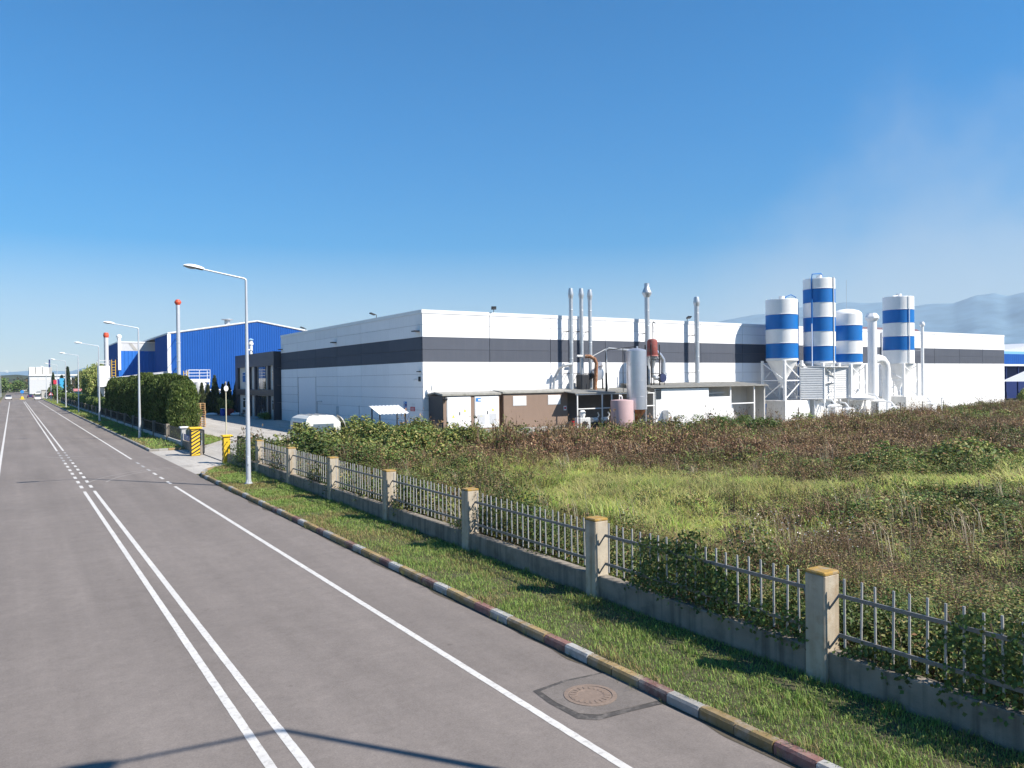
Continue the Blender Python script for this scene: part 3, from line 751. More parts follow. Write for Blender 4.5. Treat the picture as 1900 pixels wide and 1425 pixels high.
# ---------------------------------------------------------------- office block
OX, OY0, OY1, OH = 27.7, 98.0, 118.0, 8.7
off = thing('office_block', 'two storey charcoal office block with white recessed bays beside the hall', 'building', (OX, OY0, 0))
mb = MB(); mb.box(OX + .34, OY0 + .5, 0, 40, OY1, OH - .5); mb.build('core_wall', M_cream, off)
def oframe(y0, y1, z0, z1, x0=OX, x1=OX + .42): 
    mb = MB(); mb.box(x0, y0, z0, x1, y1, z1); return mb.build('frame_panel', M_char, off)
for y in [k * 2.5 for k in range(8)]: oframe(OY0 + y + .006, OY0 + y + 2.494, 6.92, OH - .70); oframe(OY0 + y + .006, OY0 + y + 2.494, OH - .69, OH)
for y in [k * 2.5 for k in range(8)]: oframe(OY0 + y + .006, OY0 + y + 2.494, 3.02, 3.82)
for a, b in ((0, 0.35), (2.6, 3.1), (8.9, 9.5), (12.0, 12.3), (18.6, 20)):
    for z0, z1 in ((0, 3.01), (3.83, 6.91)): oframe(OY0 + a, OY0 + b, z0, z1)
for z0, z1 in ((0, 2.2), (2.21, 4.4), (4.41, 6.6), (6.61, OH)):      # the end facing the camera
    mb = MB(); mb.box(OX + .002, OY0 - .02, z0, FX + 1.5, OY0 - .002, z1 - .005); mb.build('frame_panel', M_char, off)
mb = MB(); mb.box(OX + .02, OY0 + .02, OH - .3, 40, OY1, OH - .1); mb.build('roof', M_dark, off)
def window(y0, y1, z0, z1):
    mb = MB(); mb.box(OX + .30, y0, z0, OX + .36, y1, z1); w = mb.build('window', M_signw, off)
    zt = z1 - (z1 - z0) * .28
    for a, b in ((z0 + .06, zt - .04), (zt + .04, z1 - .06)):
        mb = MB(); mb.box(OX + .28, y0 + .08, a, OX + .298, y1 - .08, b); mb.build('pane', M_glass, w)
window(113.2, 114.9, 4.8, 6.25); window(98.6, 99.7, 5.0, 6.32); window(113.3, 114.8, 1.15, 2.6); window(98.5, 99.9, 1.2, 2.5)
for k in range(3):
    mb = MB(); mb.box(OX + .25, 102.7 + k * 1.25, 3.9, OX + .30, 103.9 + k * 1.25, 6.85); mb.build('curtain_glass', M_glassb if k else M_glass, off)
mb = MB(); mb.box(OX + .24, 102.6, 0, OX + .32, 106.6, 2.95); ent = mb.build('entrance', M_glass, off)
for y in (103.4, 104.6, 105.8):
    mb = MB(); mb.box(OX + .20, y, 0, OX + .238, y + .1, 2.9); mb.build('mullion', M_dark, ent)
mb = MB(); mb.box(OX + .17, 104.1, 1.0, OX + .198, 104.2, 1.3); mb.build('handle', M_steel, ent)
mb = MB(); mb.box(OX - 1.2, 102.2, 0, OX - .02, 107.0, .16); mb.build('step', M_shedc, off)
t = thing('roof_vent', 'white chimney pipe with a pale blue cowl on the office roof', 'chimney', (29.4, 115.6, OH - .1))
mb = MB(); mb.cyl((29.4, 115.6, OH - .1), (29.4, 115.6, 10.2), .24, n=14); mb.build('pipe', M_paint, t, True)
mb = MB(); mb.lathe(29.4, 115.6, [(.24, 10.2), (.36, 10.32), (.36, 10.55), (.24, 10.7), (.24, 10.95)], 14); mb.build('collar', M_paint, t, True)
mb = MB(); mb.lathe(29.4, 115.6, [(.42, 11.0), (.40, 11.06), (.05, 11.25)], 14); mb.build('cowl', mat('cowl_blue', (.25, .42, .6), .5), t, True)
t = thing('roof_lamp', 'curved floodlight on the office roof edge', 'floodlight', (27.9, 108.6, OH))
mb = MB(); mb.tube([(27.9, 108.6, OH), (27.8, 108.6, OH + .4), (27.4, 108.7, OH + .62)], .05, 6); mb.build('arm', M_dark, t)
mb = MB(); mb.box(27.0, 108.4, OH + .5, 27.45, 109.0, OH + .68); mb.build('lamp_box', M_paint, t)
t = thing('bench', 'dark metal bench against the office wall', 'bench', (27.2, 111.5, 0))
mb = MB(); mb.box(26.9, 110.3, .42, 27.4, 112.6, .48); mb.build('seat', M_dark, t)
mb = MB(); mb.box(27.38, 110.3, .55, 27.43, 112.6, .95); mb.build('backrest', M_dark, t)
for x in (26.95, 27.38):
    for y in (110.4, 112.5): mb = MB(); mb.bar((x, y, 0), (x, y, .6), .05); mb.build('leg', M_dark, t)

# ---------------------------------------------------------------- ribbed sheet walls for the blue sheds
def ribbed(mbx, p0, p1, z0, ztop, pitch=.36, d=.035, nrm=(0, -1)):
    """vertical trapezoid ribs from p0 to p1 (xy); ztop(t) gives the top height at t in 0..1"""
    L = math.hypot(p1[0] - p0[0], p1[1] - p0[1]); n = max(1, int(L / pitch)); pts = []
    for i in range(n):
        for f, o in ((0, 0), (.5, 0), (.62, d), (.88, d)): pts.append(((i + f) / n, o))
    pts.append((1, 0)); V = []
    for t, o in pts:
        x, y = p0[0] + (p1[0] - p0[0]) * t + nrm[0] * o, p0[1] + (p1[1] - p0[1]) * t + nrm[1] * o
        V += [(x, y, z0), (x, y, ztop(t))]
    mbx._add(V, [(2 * i, 2 * i + 2, 2 * i + 3, 2 * i + 1) for i in range(len(pts) - 1)])
    return mbx
bA = thing('blue_shed', 'large blue ribbed steel shed with a low gable behind the hedge', 'building', (20.2, 128, 0))
eav = lambda t: 12.3 + 2.3 * (1 - abs(2 * t - 1))
mb = MB(); ribbed(mb, (20.2, 128), (47.0, 128), 0, eav); mb.build('front_wall', M_blue, bA)
mb = MB(); ribbed(mb, (20.2, 141.4), (20.2, 128), 0, lambda t: 12.3, nrm=(-1, 0)); mb.build('side_wall', M_blue, bA)
mb = MB(); mb.prism([(20.1, 127.9, 12.33), (33.6, 127.9, 14.64), (47.1, 127.9, 12.33), (47.1, 127.9, 12.58), (33.6, 127.9, 14.9), (20.1, 127.9, 12.58)][::-1], (0, 70, 0)); rf = mb.build('roof', M_palec, bA)
mb = MB(); mb.bar((20.05, 127.86, 12.5), (33.6, 127.86, 14.82), .06, .17); mb.build('verge_trim', M_trim, bA)
mb = MB(); mb.bar((33.6, 127.86, 14.82), (47.1, 127.86, 12.5), .06, .17); mb.build('verge_trim', M_trim, bA)
mb = MB(); mb.box(20.0, 127.75, 4.0, 20.5, 127.93, 12.35); mb.build('corner_trim', M_trim, bA)
mb = MB(); mb.cyl((29.6, 131, 13.9), (29.6, 131, 15.0), .45, n=14); v = mb.build('roof_ventilator', M_steel, bA, True)
mb = MB(); mb.lathe(29.6, 131, [(.9, 15.02), (.95, 15.08), (.9, 15.15)], 14); mb.build('ventilator_cap', M_steel, v, True)
bB = thing('blue_shed', 'further blue shed with a pale upper band, left of the big gable', 'building', (15.6, 150, 0))
mb = MB(); ribbed(mb, (15.6, 150), (45, 150), 0, lambda t: 10.55, .6); mb.build('front_wall', M_blue2, bB)
mb = MB(); ribbed(mb, (15.6, 168), (15.6, 150), 0, lambda t: 12.1, .6, nrm=(-1, 0)); mb.build('side_wall', M_blue, bB)
mb = MB(); mb.box(15.7, 149.98, 10.56, 45, 150.2, 12.0); mb.build('upper_band', M_palec, bB)
mb = MB(); mb.prism([(17.2, 149.97, 11.9), (17.7, 149.97, 11.9), (18.6, 149.97, 10.7), (18.0, 149.97, 10.7)], (0, -.03, 0)); mb.build('diagonal_strip', M_shedc, bB)  # grey diagonal strip across the pale band
mb = MB(); mb.box(15.5, 149.9, 12.0, 45, 168, 12.2); mb.build('roof', M_trim, bB)
mb = MB(); mb.box(15.5, 149.86, 7.2, 15.95, 150.12, 12.0); mb.build('corner_trim', M_trim, bB)
mb = MB(); mb.lathe(15.9, 152, [(.3, 12.2), (.3, 12.9), (.42, 13.0), (.42, 13.3), (.2, 13.5)], 12); mb.build('roof_ventilator', M_paint, bB, True)
def capstack(name, label, x, y, r, z0, z1, m, capm, bands=(), cr=1.75):
    t = thing(name, label, 'chimney', (x, y, z0))
    mb = MB(); mb.cyl((x, y, z0), (x, y, z1), r, n=16); p = mb.build('pipe', m, t, True)
    for z in bands: 
        mb = MB(); mb.lathe(x, y, [(r + .02, z), (r + .05, z + .03), (r + .05, z + .1), (r + .02, z + .13)], 16); mb.build('flange', m, p, True)
    mb = MB(); mb.lathe(x, y, [(r, z1), (r * cr, z1 + r * (cr - .45)), (r * cr, z1 + r * (cr - .05)), (r * 1.0, z1 + r * (cr + 1.1)), (r * .6, z1 + r * (cr + 1.2))], 16); mb.build('cap', capm, t, True)
    return t
t = capstack('chimney_stack', 'tall pale steel chimney with an orange red double cone cap by the blue gable', 20.6, 122, .275, 0, 16.3, M_lamp, M_redcap, (5, 8, 10.7))
for z in (8, 10.7, 6.2):
    mb = MB(); mb.bar((20.7, 122.2, z + .6), (21.2, 127.95, z + .9), .07); mb.build('stay', M_navy, t)
capstack('chimney_stack', 'short pale chimney with a red cap left of the further blue shed', 13.7, 150, .36, 0, 12.8, M_palec, M_redcap, (7,), 1.25)
# lean-to roof with lattice girder between hedge and shed
lt = thing('lattice_canopy', 'lean-to canopy roof on a white lattice girder behind the hedge', 'canopy', (17, 125, 0))
mb = MB(); mb.prism([(11.8, 124, 5.6), (20.0, 124, 6.55), (20.0, 124, 6.65), (11.8, 124, 5.7)][::-1], (0, 3.6, 0)); mb.build('roof', M_palec, lt)
mb = MB(); mb.bar((14.8, 124.1, 5.15), (20, 124.1, 5.15), .1); mb.bar((14.8, 124.1, 5.9), (20, 124.1, 6.45), .1); mb.build('chord', M_paint, lt)
for k in range(6):
    x = 14.8 + k * .87; mb = MB(); mb.bar((x, 124.1, 5.15), (x + .43, 124.1, 6.05 + k * .08), .07); mb.build('web', M_paint, lt)
    mb = MB(); mb.bar((x + .43, 124.1, 6.05 + k * .08), (x + .87, 124.1, 5.15), .07); mb.build('web', M_paint, lt)
for x in (12.2, 14.8, 19.8): mb = MB(); mb.bar((x, 124.1, 0), (x, 124.1, 5.8), .14); mb.build('column', M_paint, lt)
# filter box on legs with yellow caged ladder
fb = thing('dust_filter', 'white box filter on legs with a yellow ladder at the end of the hedge', 'filter', (13.7, 127, 0))
mb = MB(); mb.box(12.9, 126.2, 4.6, 14.6, 128, 8.0); mb.build('housing', M_paint, fb)
for z in (5.6, 6.6): mb = MB(); mb.box(12.88, 126.18, z, 14.62, 128.02, z + .06); mb.build('flange', M_paintg, fb)
mb = MB(); mb.cyl((13.75, 127.1, 4.6), (13.75, 127.1, 3.0), .8, .15, 4); mb.build('hopper', M_paintg, fb)
for x, y in ((12.98, 126.3), (14.5, 126.3), (12.98, 127.9), (14.5, 127.9)): mb = MB(); mb.bar((x, y, 0), (x, y, 4.6), .13); mb.build('leg', M_paint, fb)
mb = MB()
for z in (8.4, 8.9):
    for a, b in (((12.9, 126.2), (14.6, 126.2)), ((12.9, 128), (14.6, 128)), ((12.9, 126.2), (12.9, 128)), ((14.6, 126.2), (14.6, 128))): mb.bar((*a, z), (*b, z), .05)
for a in ((12.9, 126.2), (14.6, 126.2), (12.9, 128), (14.6, 128)): mb.bar((*a, 8), (*a, 8.9), .05)
mb.build('guard_rail', M_paintg, fb)
mb = MB()
for x in (14.85, 15.4): mb.bar((x, 126.1, 4.4), (x, 126.1, 9.0), .08)
for k in range(10): mb.bar((14.85, 126.1, 4.6 + k * .45), (15.4, 126.1, 4.6 + k * .45), .06)
mb.build('ladder', M_yel, fb)
fb.location = (12.5, 142, -.25)
t = thing('tank_platform', 'white tank with railed platform at the hedge end in front of the blue gable', 'tank', (23, 122.5, 0))
mb = MB(); mb.box(21.9, 121.6, 4.9, 24.9, 123.6, 5.4); mb.build('deck', M_paint, t)
mb = MB(); mb.lathe(23.6, 122.6, [(.4, 2.2), (1.1, 3.4), (1.1, 4.88)], 18); mb.build('vessel', M_paint, t, True)
mb = MB()
for z in (5.85, 6.3, 6.75):
    for a, b in (((21.9, 121.6), (24.9, 121.6)), ((21.9, 123.6), (24.9, 123.6)), ((24.9, 121.6), (24.9, 123.6)), ((21.9, 121.6), (21.9, 123.6))): mb.bar((*a, z), (*b, z), .06)
for a in ((21.9, 121.6), (23.4, 121.6), (24.9, 121.6), (24.9, 123.6), (21.9, 123.6)): mb.bar((*a, 5.4), (*a, 6.8), .06)
mb.build('guard_rail', M_paint, t)
for x, y in ((22, 121.7), (24.8, 121.7), (22, 123.5), (24.8, 123.5)): mb = MB(); mb.bar((x, y, 0), (x, y, 4.9), .12); mb.build('leg', M_paint, t)
mb = MB()
for x in (21.2, 21.7): mb.bar((x, 121.6, 0), (x, 121.6, 6.6), .08)
for k in range(14): mb.bar((21.2, 121.6, .4 + k * .45), (21.7, 121.6, .4 + k * .45), .05)
mb.build('ladder', M_yel, t)
t = thing('pipe_rack', 'white pipe bridge with valves in front of the blue gable', 'pipe', (26, 123, 0))
mb = MB(); mb.tube([(24.9, 123, 3.7), (28.2, 123, 3.7)], .13, 8); mb.tube([(24.9, 123, 3.35), (27.6, 123, 3.35)], .09, 8); mb.build('pipe', M_paint, t)
for x in (27.4, 28.2):
    mb = MB(); mb.bar((x, 123, 0), (x, 123, 3.7), .12); mb.build('post', M_paint, t)
for z in (1.0, 1.8, 2.6): mb = MB(); mb.lathe(27.4, 123, [(.05, z), (.2, z + .12), (.05, z + .26)], 10); mb.build('valve', M_paint, t, True)
mb = MB(); mb.box(25.2, 122.9, 0, 27.0, 123.0, 3.2); mb.build('panel', M_blue2, t)

# yard clutter by the office
t = thing('barrel', 'blue plastic barrel in the shaded yard near the office', 'barrel', (25.6, 116.8, 0))
mb = MB(); mb.lathe(25.6, 116.8, [(.33, 0), (.36, .1), (.38, .5), (.36, .95), (.33, 1.02)], 18); mb.build('drum', mat('barrel_blue', (.01, .07, .4), .4), t, True)
mb = MB(); mb.lathe(25.6, 116.8, [(.34, 1.02), (.34, 1.06), (.1, 1.07)], 18); mb.build('lid', M_signw, t, True)
mb = MB(); mb.cbox(26.2, 116.5, 0, 27.1, 117.3, .85, .05); mb.box(26.3, 116.6, .85, 26.95, 117.2, .98)
one('crate', 'dark red crate beside the blue barrel', 'crate', mb, mat('crate_red', (.25, .03, .025), .7, var=.2), (26.6, 116.9, 0))
def sack(x, y, s, label):
    mb = MB(); mb.lathe(0, 0, [(.1, 0), (.55, .08), (.6, .25), (.35, .42), (.05, .45)], 10)
    mb.v = [(x + a * s * 1.5, y + b * s, c * s) for a, b, c in mb.v]; one('sack', label, 'sack', mb, M_signw, (x, y, 0), 'white sacks in the yard', True)
sack(24.2, 117.8, 1.0, 'white sack lying left of the blue barrel'); sack(22.9, 118.6, .9, 'leftmost white sack on the yard edge'); sack(27.3, 115.8, 1.0, 'white sack lying right of the red crate')
# stacked pallets at the hedge end
for k in range(12):
    t = thing('pallet', ['wooden pallet in the tall stack at the hedge end', 'topmost wooden pallet of the stack at the hedge end'][k == 11], 'pallet', (17.2, 89.5, k * .22 + .003), 'pallets in the stack', random.uniform(-.06, .06))
    for j in range(5): mb = MB(); mb.box(-.5, -.6 + j * .27, .13, .5, -.48 + j * .27, .155); mb.build('deck_board', M_wood, t, local=True)
    for x in (-.45, 0, .45): mb = MB(); mb.box(x - .05, -.6, 0, x + .05, .6, .128); mb.build('bearer', M_wood, t, local=True)

# caravan, dish and little carport behind the bramble thicket
cv = thing('caravan', 'old white caravan with rounded roof half hidden by brambles', 'caravan', (22.6, 66.6, 0))
prof = [(-1.15, .5), (1.15, .5), (1.2, 1.9), (1.08, 2.2), (.8, 2.38), (-.8, 2.38), (-1.08, 2.2), (-1.2, 1.9)]
mb = MB(); mb.prism([(22.6 + x, 64.9, z) for x, z in prof], (0, 3.4, 0))
mb.v = [(x, y + (.35 if z > 2.3 and y < 65 else (.12 if z > 2.1 and y < 65 else 0)) - (.35 if z > 2.3 and y > 68 else 0), z) for x, y, z in mb.v]
mb.build('body', mat('caravan_white', (.66, .65, .60), .5, var=.06, streak=.3, dirt=(.35, .32, .25)), cv)
mb = MB(); mb.box(21.39, 65.5, 1.25, 21.43, 67.6, 1.9); mb.build('window', M_glass, cv)
mb = MB(); mb.box(21.35, 65.4, 1.92, 21.45, 67.7, 2.0); mb.build('window_awning', M_paintg, cv)
mb = MB(); mb.box(21.9, 64.86, 1.3, 23.3, 64.91, 1.85); mb.build('window', M_glassb, cv)
for k in range(3): mb = MB(); mb.box(22.0 + k * .5, 65.5, 2.381, 22.12 + k * .5, 68.0, 2.42); mb.build('roof_rib', M_shedc, cv)
for x in (21.6, 23.6): mb = MB(); mb.cyl((x - .1, 66.6, .32), (x + .1, 66.6, .32), .32, n=18); mb.build('wheel', M_black, cv, True)
mb = MB(); mb.bar((22.6, 64.9, .5), (22.6, 63.7, .45), .1); mb.build('drawbar', M_dark, cv)
cv.location = (17.45, 51.9, .12)
t = thing('satellite_dish', 'grey tilted satellite dish standing among the brambles right of the caravan', 'dish', (24.8, 63.5, 0))
mb = MB(); mb.cyl((24.8, 63.5, 0), (24.8, 63.5, 1.5), .05); mb.build('mast', M_lamp, t)
mb = MB(); mb.lathe(0, 0, [(.0, -.16), (.3, -.12), (.55, 0), (.57, 0), (.3, -.15), (.0, -.19)], 22, caps=False)
mb.v = [(24.75 + y * .45 - z * .9, 63.4 + x * .9, 1.75 + y * -.9 - z * .45) for x, y, z in mb.v]; mb.build('dish', M_shedc, t, True)
t.location = (19.0, 51.0, .25)
cp = thing('carport', 'small white corrugated canopy on posts above the brambles', 'canopy', (25.4, 57.4, 0))
V, Fc = [], []; n = 33
for i in range(n):
    x = 24.1 + 2.6 * i / (n - 1); o = .035 * math.cos(i * math.pi / 2)
    for y, z in ((58.5, 2.78), (56.5, 2.20)): V += [(x, y, z + o), (x, y, z + o - .03)]
for i in range(n - 1):
    a, b = 4 * i, 4 * i + 4; Fc += [(a, a + 2, b + 2, b), (a + 1, b + 1, b + 3, a + 3), (a + 2, a + 3, b + 3, b + 2), (a, b, b + 1, a + 1)]
mb = MB(); mb._add(V, Fc); mb.build('roof_sheet', M_paint, cp)
for x, y, z in ((24.3, 58.3, 2.68), (26.5, 58.3, 2.68), (24.3, 56.7, 2.22), (26.5, 56.7, 2.22)): mb = MB(); mb.bar((x, y, 0), (x, y, z), .09); mb.build('post', M_dark, cp)
for y, z in ((58.3, 2.66), (56.7, 2.2)): mb = MB(); mb.bar((24.2, y, z), (26.6, y, z), .06); mb.build('beam', M_dark, cp)
# ---------------------------------------------------------------- transformer cabins along the sunlit wall
CY = 54.95
c1 = thing('transformer_cabin', 'brown transformer cabin with two white double doors at the factory corner', 'cabin', (31.7, 56.2, 0))
mb = MB(); mb.box(29.02, CY, .68, 34.36, 57.5, 3.52); mb.build('wall', M_brown, c1)
mb = MB(); mb.box(29.0, CY + .05, .7, 29.015, 57.48, 3.5); mb.build('side_wall', M_char, c1)  # charcoal sheet over the brown wall, painting this side's shade
mb = MB(); mb.box(28.9, CY - .12, 0, 34.45, 57.5, .66); mb.build('plinth', M_shedc, c1)
mb = MB(); mb.prism([(28.88, CY - .14, 3.53), (28.88, CY + 1.3, 3.70), (28.88, 57.55, 3.56), (28.88, 57.55, 3.68), (28.88, CY + 1.3, 3.84), (28.88, CY - .14, 3.68)], (5.56, 0, 0)); mb.build('roof', M_roofg, c1)
for x0, x1, louv in ((29.32, 31.55, 0), (31.92, 34.25, 1)):
    mb = MB(); mb.box(x0, CY - .03, .82, x1, CY - .002, 3.45); fr = mb.build('door_frame', M_signw, c1)
    xm = (x0 + x1) / 2
    for a, b in ((x0 + .05, xm - .01), (xm + .01, x1 - .05)):
        mb = MB(); mb.box(a, CY - .06, .9, b, CY - .032, 3.38); d = mb.build('door', M_signw, c1)
        if louv:
            for k in range(9):
                mb = MB(); mb.box(a + .22, CY - .078, 1.12 + k * .095, b - .2, CY - .063, 1.19 + k * .095); mb.build('louvre', M_palec, d)
        s = .13; zc = 2.2 if (a > xm) else 1.75
        xs = (a + b) / 2
        mb = MB(); mb.prism([(xs - s, CY - .062, zc), (xs + s, CY - .062, zc), (xs, CY - .062, zc + 1.8 * s)], (0, -.004, 0)); mb.build('warning_sticker', M_signy, d)
    mb = MB(); mb.box(xm + .03, CY - .09, 1.95, xm + .09, CY - .062, 2.2); mb.build('handle', M_dark, fr)
mb = MB(); mb.box(32.02, CY - .07, 3.0, 32.5, CY - .062, 3.3); mb.build('logo_plate', M_signlb, c1)
mb = MB(); mb.box(32.22, CY - .076, 3.08, 32.5, CY - .071, 3.2); mb.build('logo_bar', M_signw, c1)
mb = MB(); mb.lathe(0, 0, [(.02, 0), (.14, .05), (.14, .25)], 12); mb.v = [(29.18 + x, CY - .26 + z, 3.28 + y) for x, y, z in mb.v]; mb.build('wall_lamp', M_dark, c1, True)
c2 = thing('transformer_cabin', 'plain brown transformer cabin with two white vents and no doors', 'cabin', (38, 56.2, 0))
mb = MB(); mb.box(34.76, CY, .68, 41.5, 57.5, 3.60); mb.build('wall', M_brown, c2)
mb = MB(); mb.box(34.7, CY - .1, 0, 41.55, 57.5, .66); mb.build('plinth', M_shedc, c2)
mb = MB(); mb.prism([(34.6, CY - .14, 3.61), (34.6, CY + 1.3, 3.78), (34.6, 57.55, 3.64), (34.6, 57.55, 3.76), (34.6, CY + 1.3, 3.90), (34.6, CY - .14, 3.75)], (7.2, 0, 0)); mb.build('roof', M_roofg, c2)
for x in (35.7, 39.35):
    mb = MB(); mb.box(x, CY - .03, 2.55, x + 1.35, CY - .002, 3.38); v = mb.build('vent', M_signw, c2)
    for k in range(7): mb = MB(); mb.box(x + .06, CY - .05, 2.6 + k * .105, x + 1.29, CY - .033, 2.67 + k * .105); mb.build('vent_slat', M_signw, v)
mb = MB(); mb.box(41.05, CY - .03, 2.0, 41.35, CY - .003, 2.4); n_ = mb.build('notice', M_signw, c2)
mb = MB(); mb.box(41.1, CY - .036, 2.12, 41.3, CY - .031, 2.3); mb.build('print', M_signred, n_)

# ---------------------------------------------------------------- open machine shed and stacks
sA = thing('machine_shed', 'open machine shed with a grey sheet roof beside the brown cabins', 'shed', (44.5, 55.5, 0))
def wavy(name, x0, x1, y0, z0, y1, z1, m, parent, pitch=.18, amp=.03):
    n = int((x1 - x0) / pitch * 4) + 1; V, Fc = [], []
    for i in range(n):
        x = x0 + (x1 - x0) * i / (n - 1); o = amp * math.sin(i * math.pi / 2)
        V += [(x, y0, z0 + o), (x, y1, z1 + o), (x, y0, z0 + o - .05), (x, y1, z1 + o - .05)]
    for i in range(n - 1):
        a, b = 4 * i, 4 * i + 4; Fc += [(a, b, b + 1, a + 1), (a + 2, a + 3, b + 3, b + 2), (a, a + 2, b + 2, b)]
    q = MB(); q._add(V, Fc); return q.build(name, m, parent)
wavy('roof_sheet', 41.0, 49.8, 53.2, 3.55, 57.54, 3.88, M_roofg, sA)
mb = MB(); mb.box(41.6, 57.3, 0, 50.8, 57.5, 3.6); mb.build('rear_wall', mat('shed_shade_sheet', (.10, .10, .105), .8, var=.15), sA)  # dark sheet stands in for the shade under the open roof
mb = MB(); mb.box(48.6, 55.0, 0, 48.8, 57.2, 3.5); mb.build('side_wall', mat('grey_shed_sheet', (.25, .25, .26), .7), sA)
for x in (41.4, 44.2, 45.3, 46.2): mb = MB(); mb.bar((x, 53.4, 0), (x, 53.4, 3.5), .09); mb.build('post', M_paint, sA)
mb = MB(); mb.bar((41.4, 53.4, 2.15), (45.1, 53.4, 2.15), .08); mb.build('rail', M_paint, sA)
mb = MB(); mb.bar((41.2, 53.35, 3.42), (49.6, 53.35, 3.42), .1); mb.build('beam', M_steel, sA)
for x, z in ((49.6, 3.5), (50.3, 2.3)): mb = MB(); mb.bar((48.7, 53.6, z - .1), (50.7, 53.6, z - .1), .09); mb.build('rail', M_paint, sA)
mb = MB(); mb.bar((50.6, 53.6, 0), (50.6, 53.6, 3.4), .1); mb.build('post', M_paint, sA)
# things in and before the open shed
t = thing('compressor', 'grey machine cabinet under the open shed roof', 'machine', (42.4, 53.9, 0))
mb = MB(); mb.cbox(41.8, 53.55, 0, 43.0, 54.4, 1.35, .05); mb.build('cabinet', M_paintg, t)
mb = MB(); mb.lathe(42.4, 54.0, [(.2, 1.35), (.3, 1.6), (.3, 1.85), (.16, 2.0)], 12); mb.build('dome', M_paint, t, True)
mb = MB(); mb.lathe(0, 0, [(.0, .05), (.3, .05), (.3, 0)], 16); mb.v = [(42.3 + x, 53.53 - z, .75 + y) for x, y, z in mb.v]; mb.build('fan', M_dark, t)
t = thing('hose_reel', 'red hose reel cart at the end of the brown cabin', 'hose reel', (40.9, 53.6, 0))
mb = MB(); mb.cyl((41.05, 53.6, .1), (41.05, 53.6, 1.1), .16, n=12); mb.build('cylinder', mat('extinguisher_red', (.5, .02, .03), .4), t, True)
mb = MB()
for r in (.45, .36): mb.tube([(40.6 + r * math.cos(a), 53.5, .6 + r * math.sin(a)) for a in np.linspace(0, 2 * math.pi, 19)], .05, 6)
mb.build('hose', M_dark, t); mb = MB(); mb.bar((40.6, 53.52, 0), (40.6, 53.52, 1.0), .06); mb.build('stand', M_red, t)
for k, (x, lab) in enumerate([(43.7, 'white pump motor under the shed roof, left of two'), (44.9, 'white pump motor under the shed roof, right of two')]):
    t = thing('pump', lab, 'pump', (x, 53.9, 0), 'pumps under the shed')
    mb = MB(); mb.cyl((x - .3, 53.9, 1.1), (x + .35, 54.0, 1.1), .22, n=12); mb.build('motor', M_paint, t, True)
    mb = MB(); mb.cbox(x - .35, 53.6, 0, x + .35, 54.2, .85, .03); mb.build('base', M_dark, t)
    mb = MB(); mb.tube([(x + .3, 53.9, 1.2), (x + .45, 53.8, 1.5), (x + .3, 53.8, 1.75)], .07, 6); mb.build('pipe', M_paint, t)
def stack(label, x, y, r, z0, z1, style, group=None, clamps=(5.3, 9.2)):
    t = thing('exhaust_stack', label, 'chimney', (x, y, z0), group)
    mb = MB(); mb.cyl((x, y, z0), (x, y, z1), r, n=18); p = mb.build('pipe', M_steel, t, True)
    z = z0 + 1.5
    while z < z1 - .4:
        mb = MB(); mb.lathe(x, y, [(r + .004, z), (r + .018, z + .02), (r + .018, z + .06), (r + .004, z + .08)], 18, False); mb.build('seam_band', M_steel, p, True); z += 1.5
    if style == 'bell': pr = [(r * 1.05, z1), (r * 1.35, z1 + .3), (r * 1.4, z1 + .42), (r * .95, z1 + .95)]
    else: pr = [(r * 1.0, z1), (r * 2.0, z1 + .42), (r * 2.0, z1 + .5), (r * 1.15, z1 + .95), (r * 1.05, z1 + 1.0), (r * 1.05, z1 + 1.4)]
    mb = MB(); mb.lathe(x, y, pr, 18, False); mb.build('cowl', M_steel, t, True)
    for zc in clamps:
        mb = MB(); mb.bar((x - r, y, zc), (x - r, FY0 - .0, zc), .05); mb.bar((x + r, y, zc), (x + r, FY0 - .0, zc), .05); mb.build('wall_bracket', M_dark, t)
    return t
stack('leftmost of the three slim galvanised exhaust stacks', 43.32, 56.7, .185, 3.6, 12.2, 'bell', 'three slim stacks')
t = stack('middle one of the three slim galvanised exhaust stacks', 44.53, 56.7, .185, 3.6, 12.25, 'bell', 'three slim stacks')
stack('rightmost of the three slim galvanised exhaust stacks, behind the rusty pipe', 45.55, 56.7, .185, 3.6, 12.2, 'bell', 'three slim stacks')
stack('tall exhaust stack with a double cone cowl above the red filter', 52.77, 56.7, .245, 3.9, 12.75, 'cone')
stack('single thick exhaust stack standing alone on the low white shed', 59.7, 56.7, .25, 3.9, 12.2, 'bell')
t = thing('duct_elbow', 'short grey duct elbow joining the leftmost slim stack', 'duct', (42.8, 56.5, 6.0))
mb = MB(); mb.tube([(43.2, 56.6, 6.1), (42.7, 56.4, 6.1), (42.1, 56.3, 6.05)], .17, 10); mb.tube([(42.2, 56.4, 6.0), (42.1, 57.0, 5.7), (41.8, 57.3, 4.9), (41.7, 57.35, 3.8)], .12, 8); mb.build('duct', M_steel, t, True)
t = thing('rusty_pipe', 'rust streaked vertical pipe in front of the rightmost slim stack', 'pipe', (45.6, 55.7, 3.6))
mb = MB(); mb.tube([(44.6, 56.3, 6.85), (44.95, 56.0, 6.85), (45.3, 55.75, 6.6), (45.45, 55.7, 6.2), (45.3, 55.7, 3.7)], .17, 12); mb.build('pipe', M_rust, t, True)
mb = MB(); mb.tube([(44.5, 56.6, 6.9), (43.9, 56.6, 6.9)], .1, 8); mb.build('branch', M_paint, t)
t = thing('blower', 'round grey centrifugal blower beside the rusty pipe', 'blower', (45.9, 56.3, 3.7))
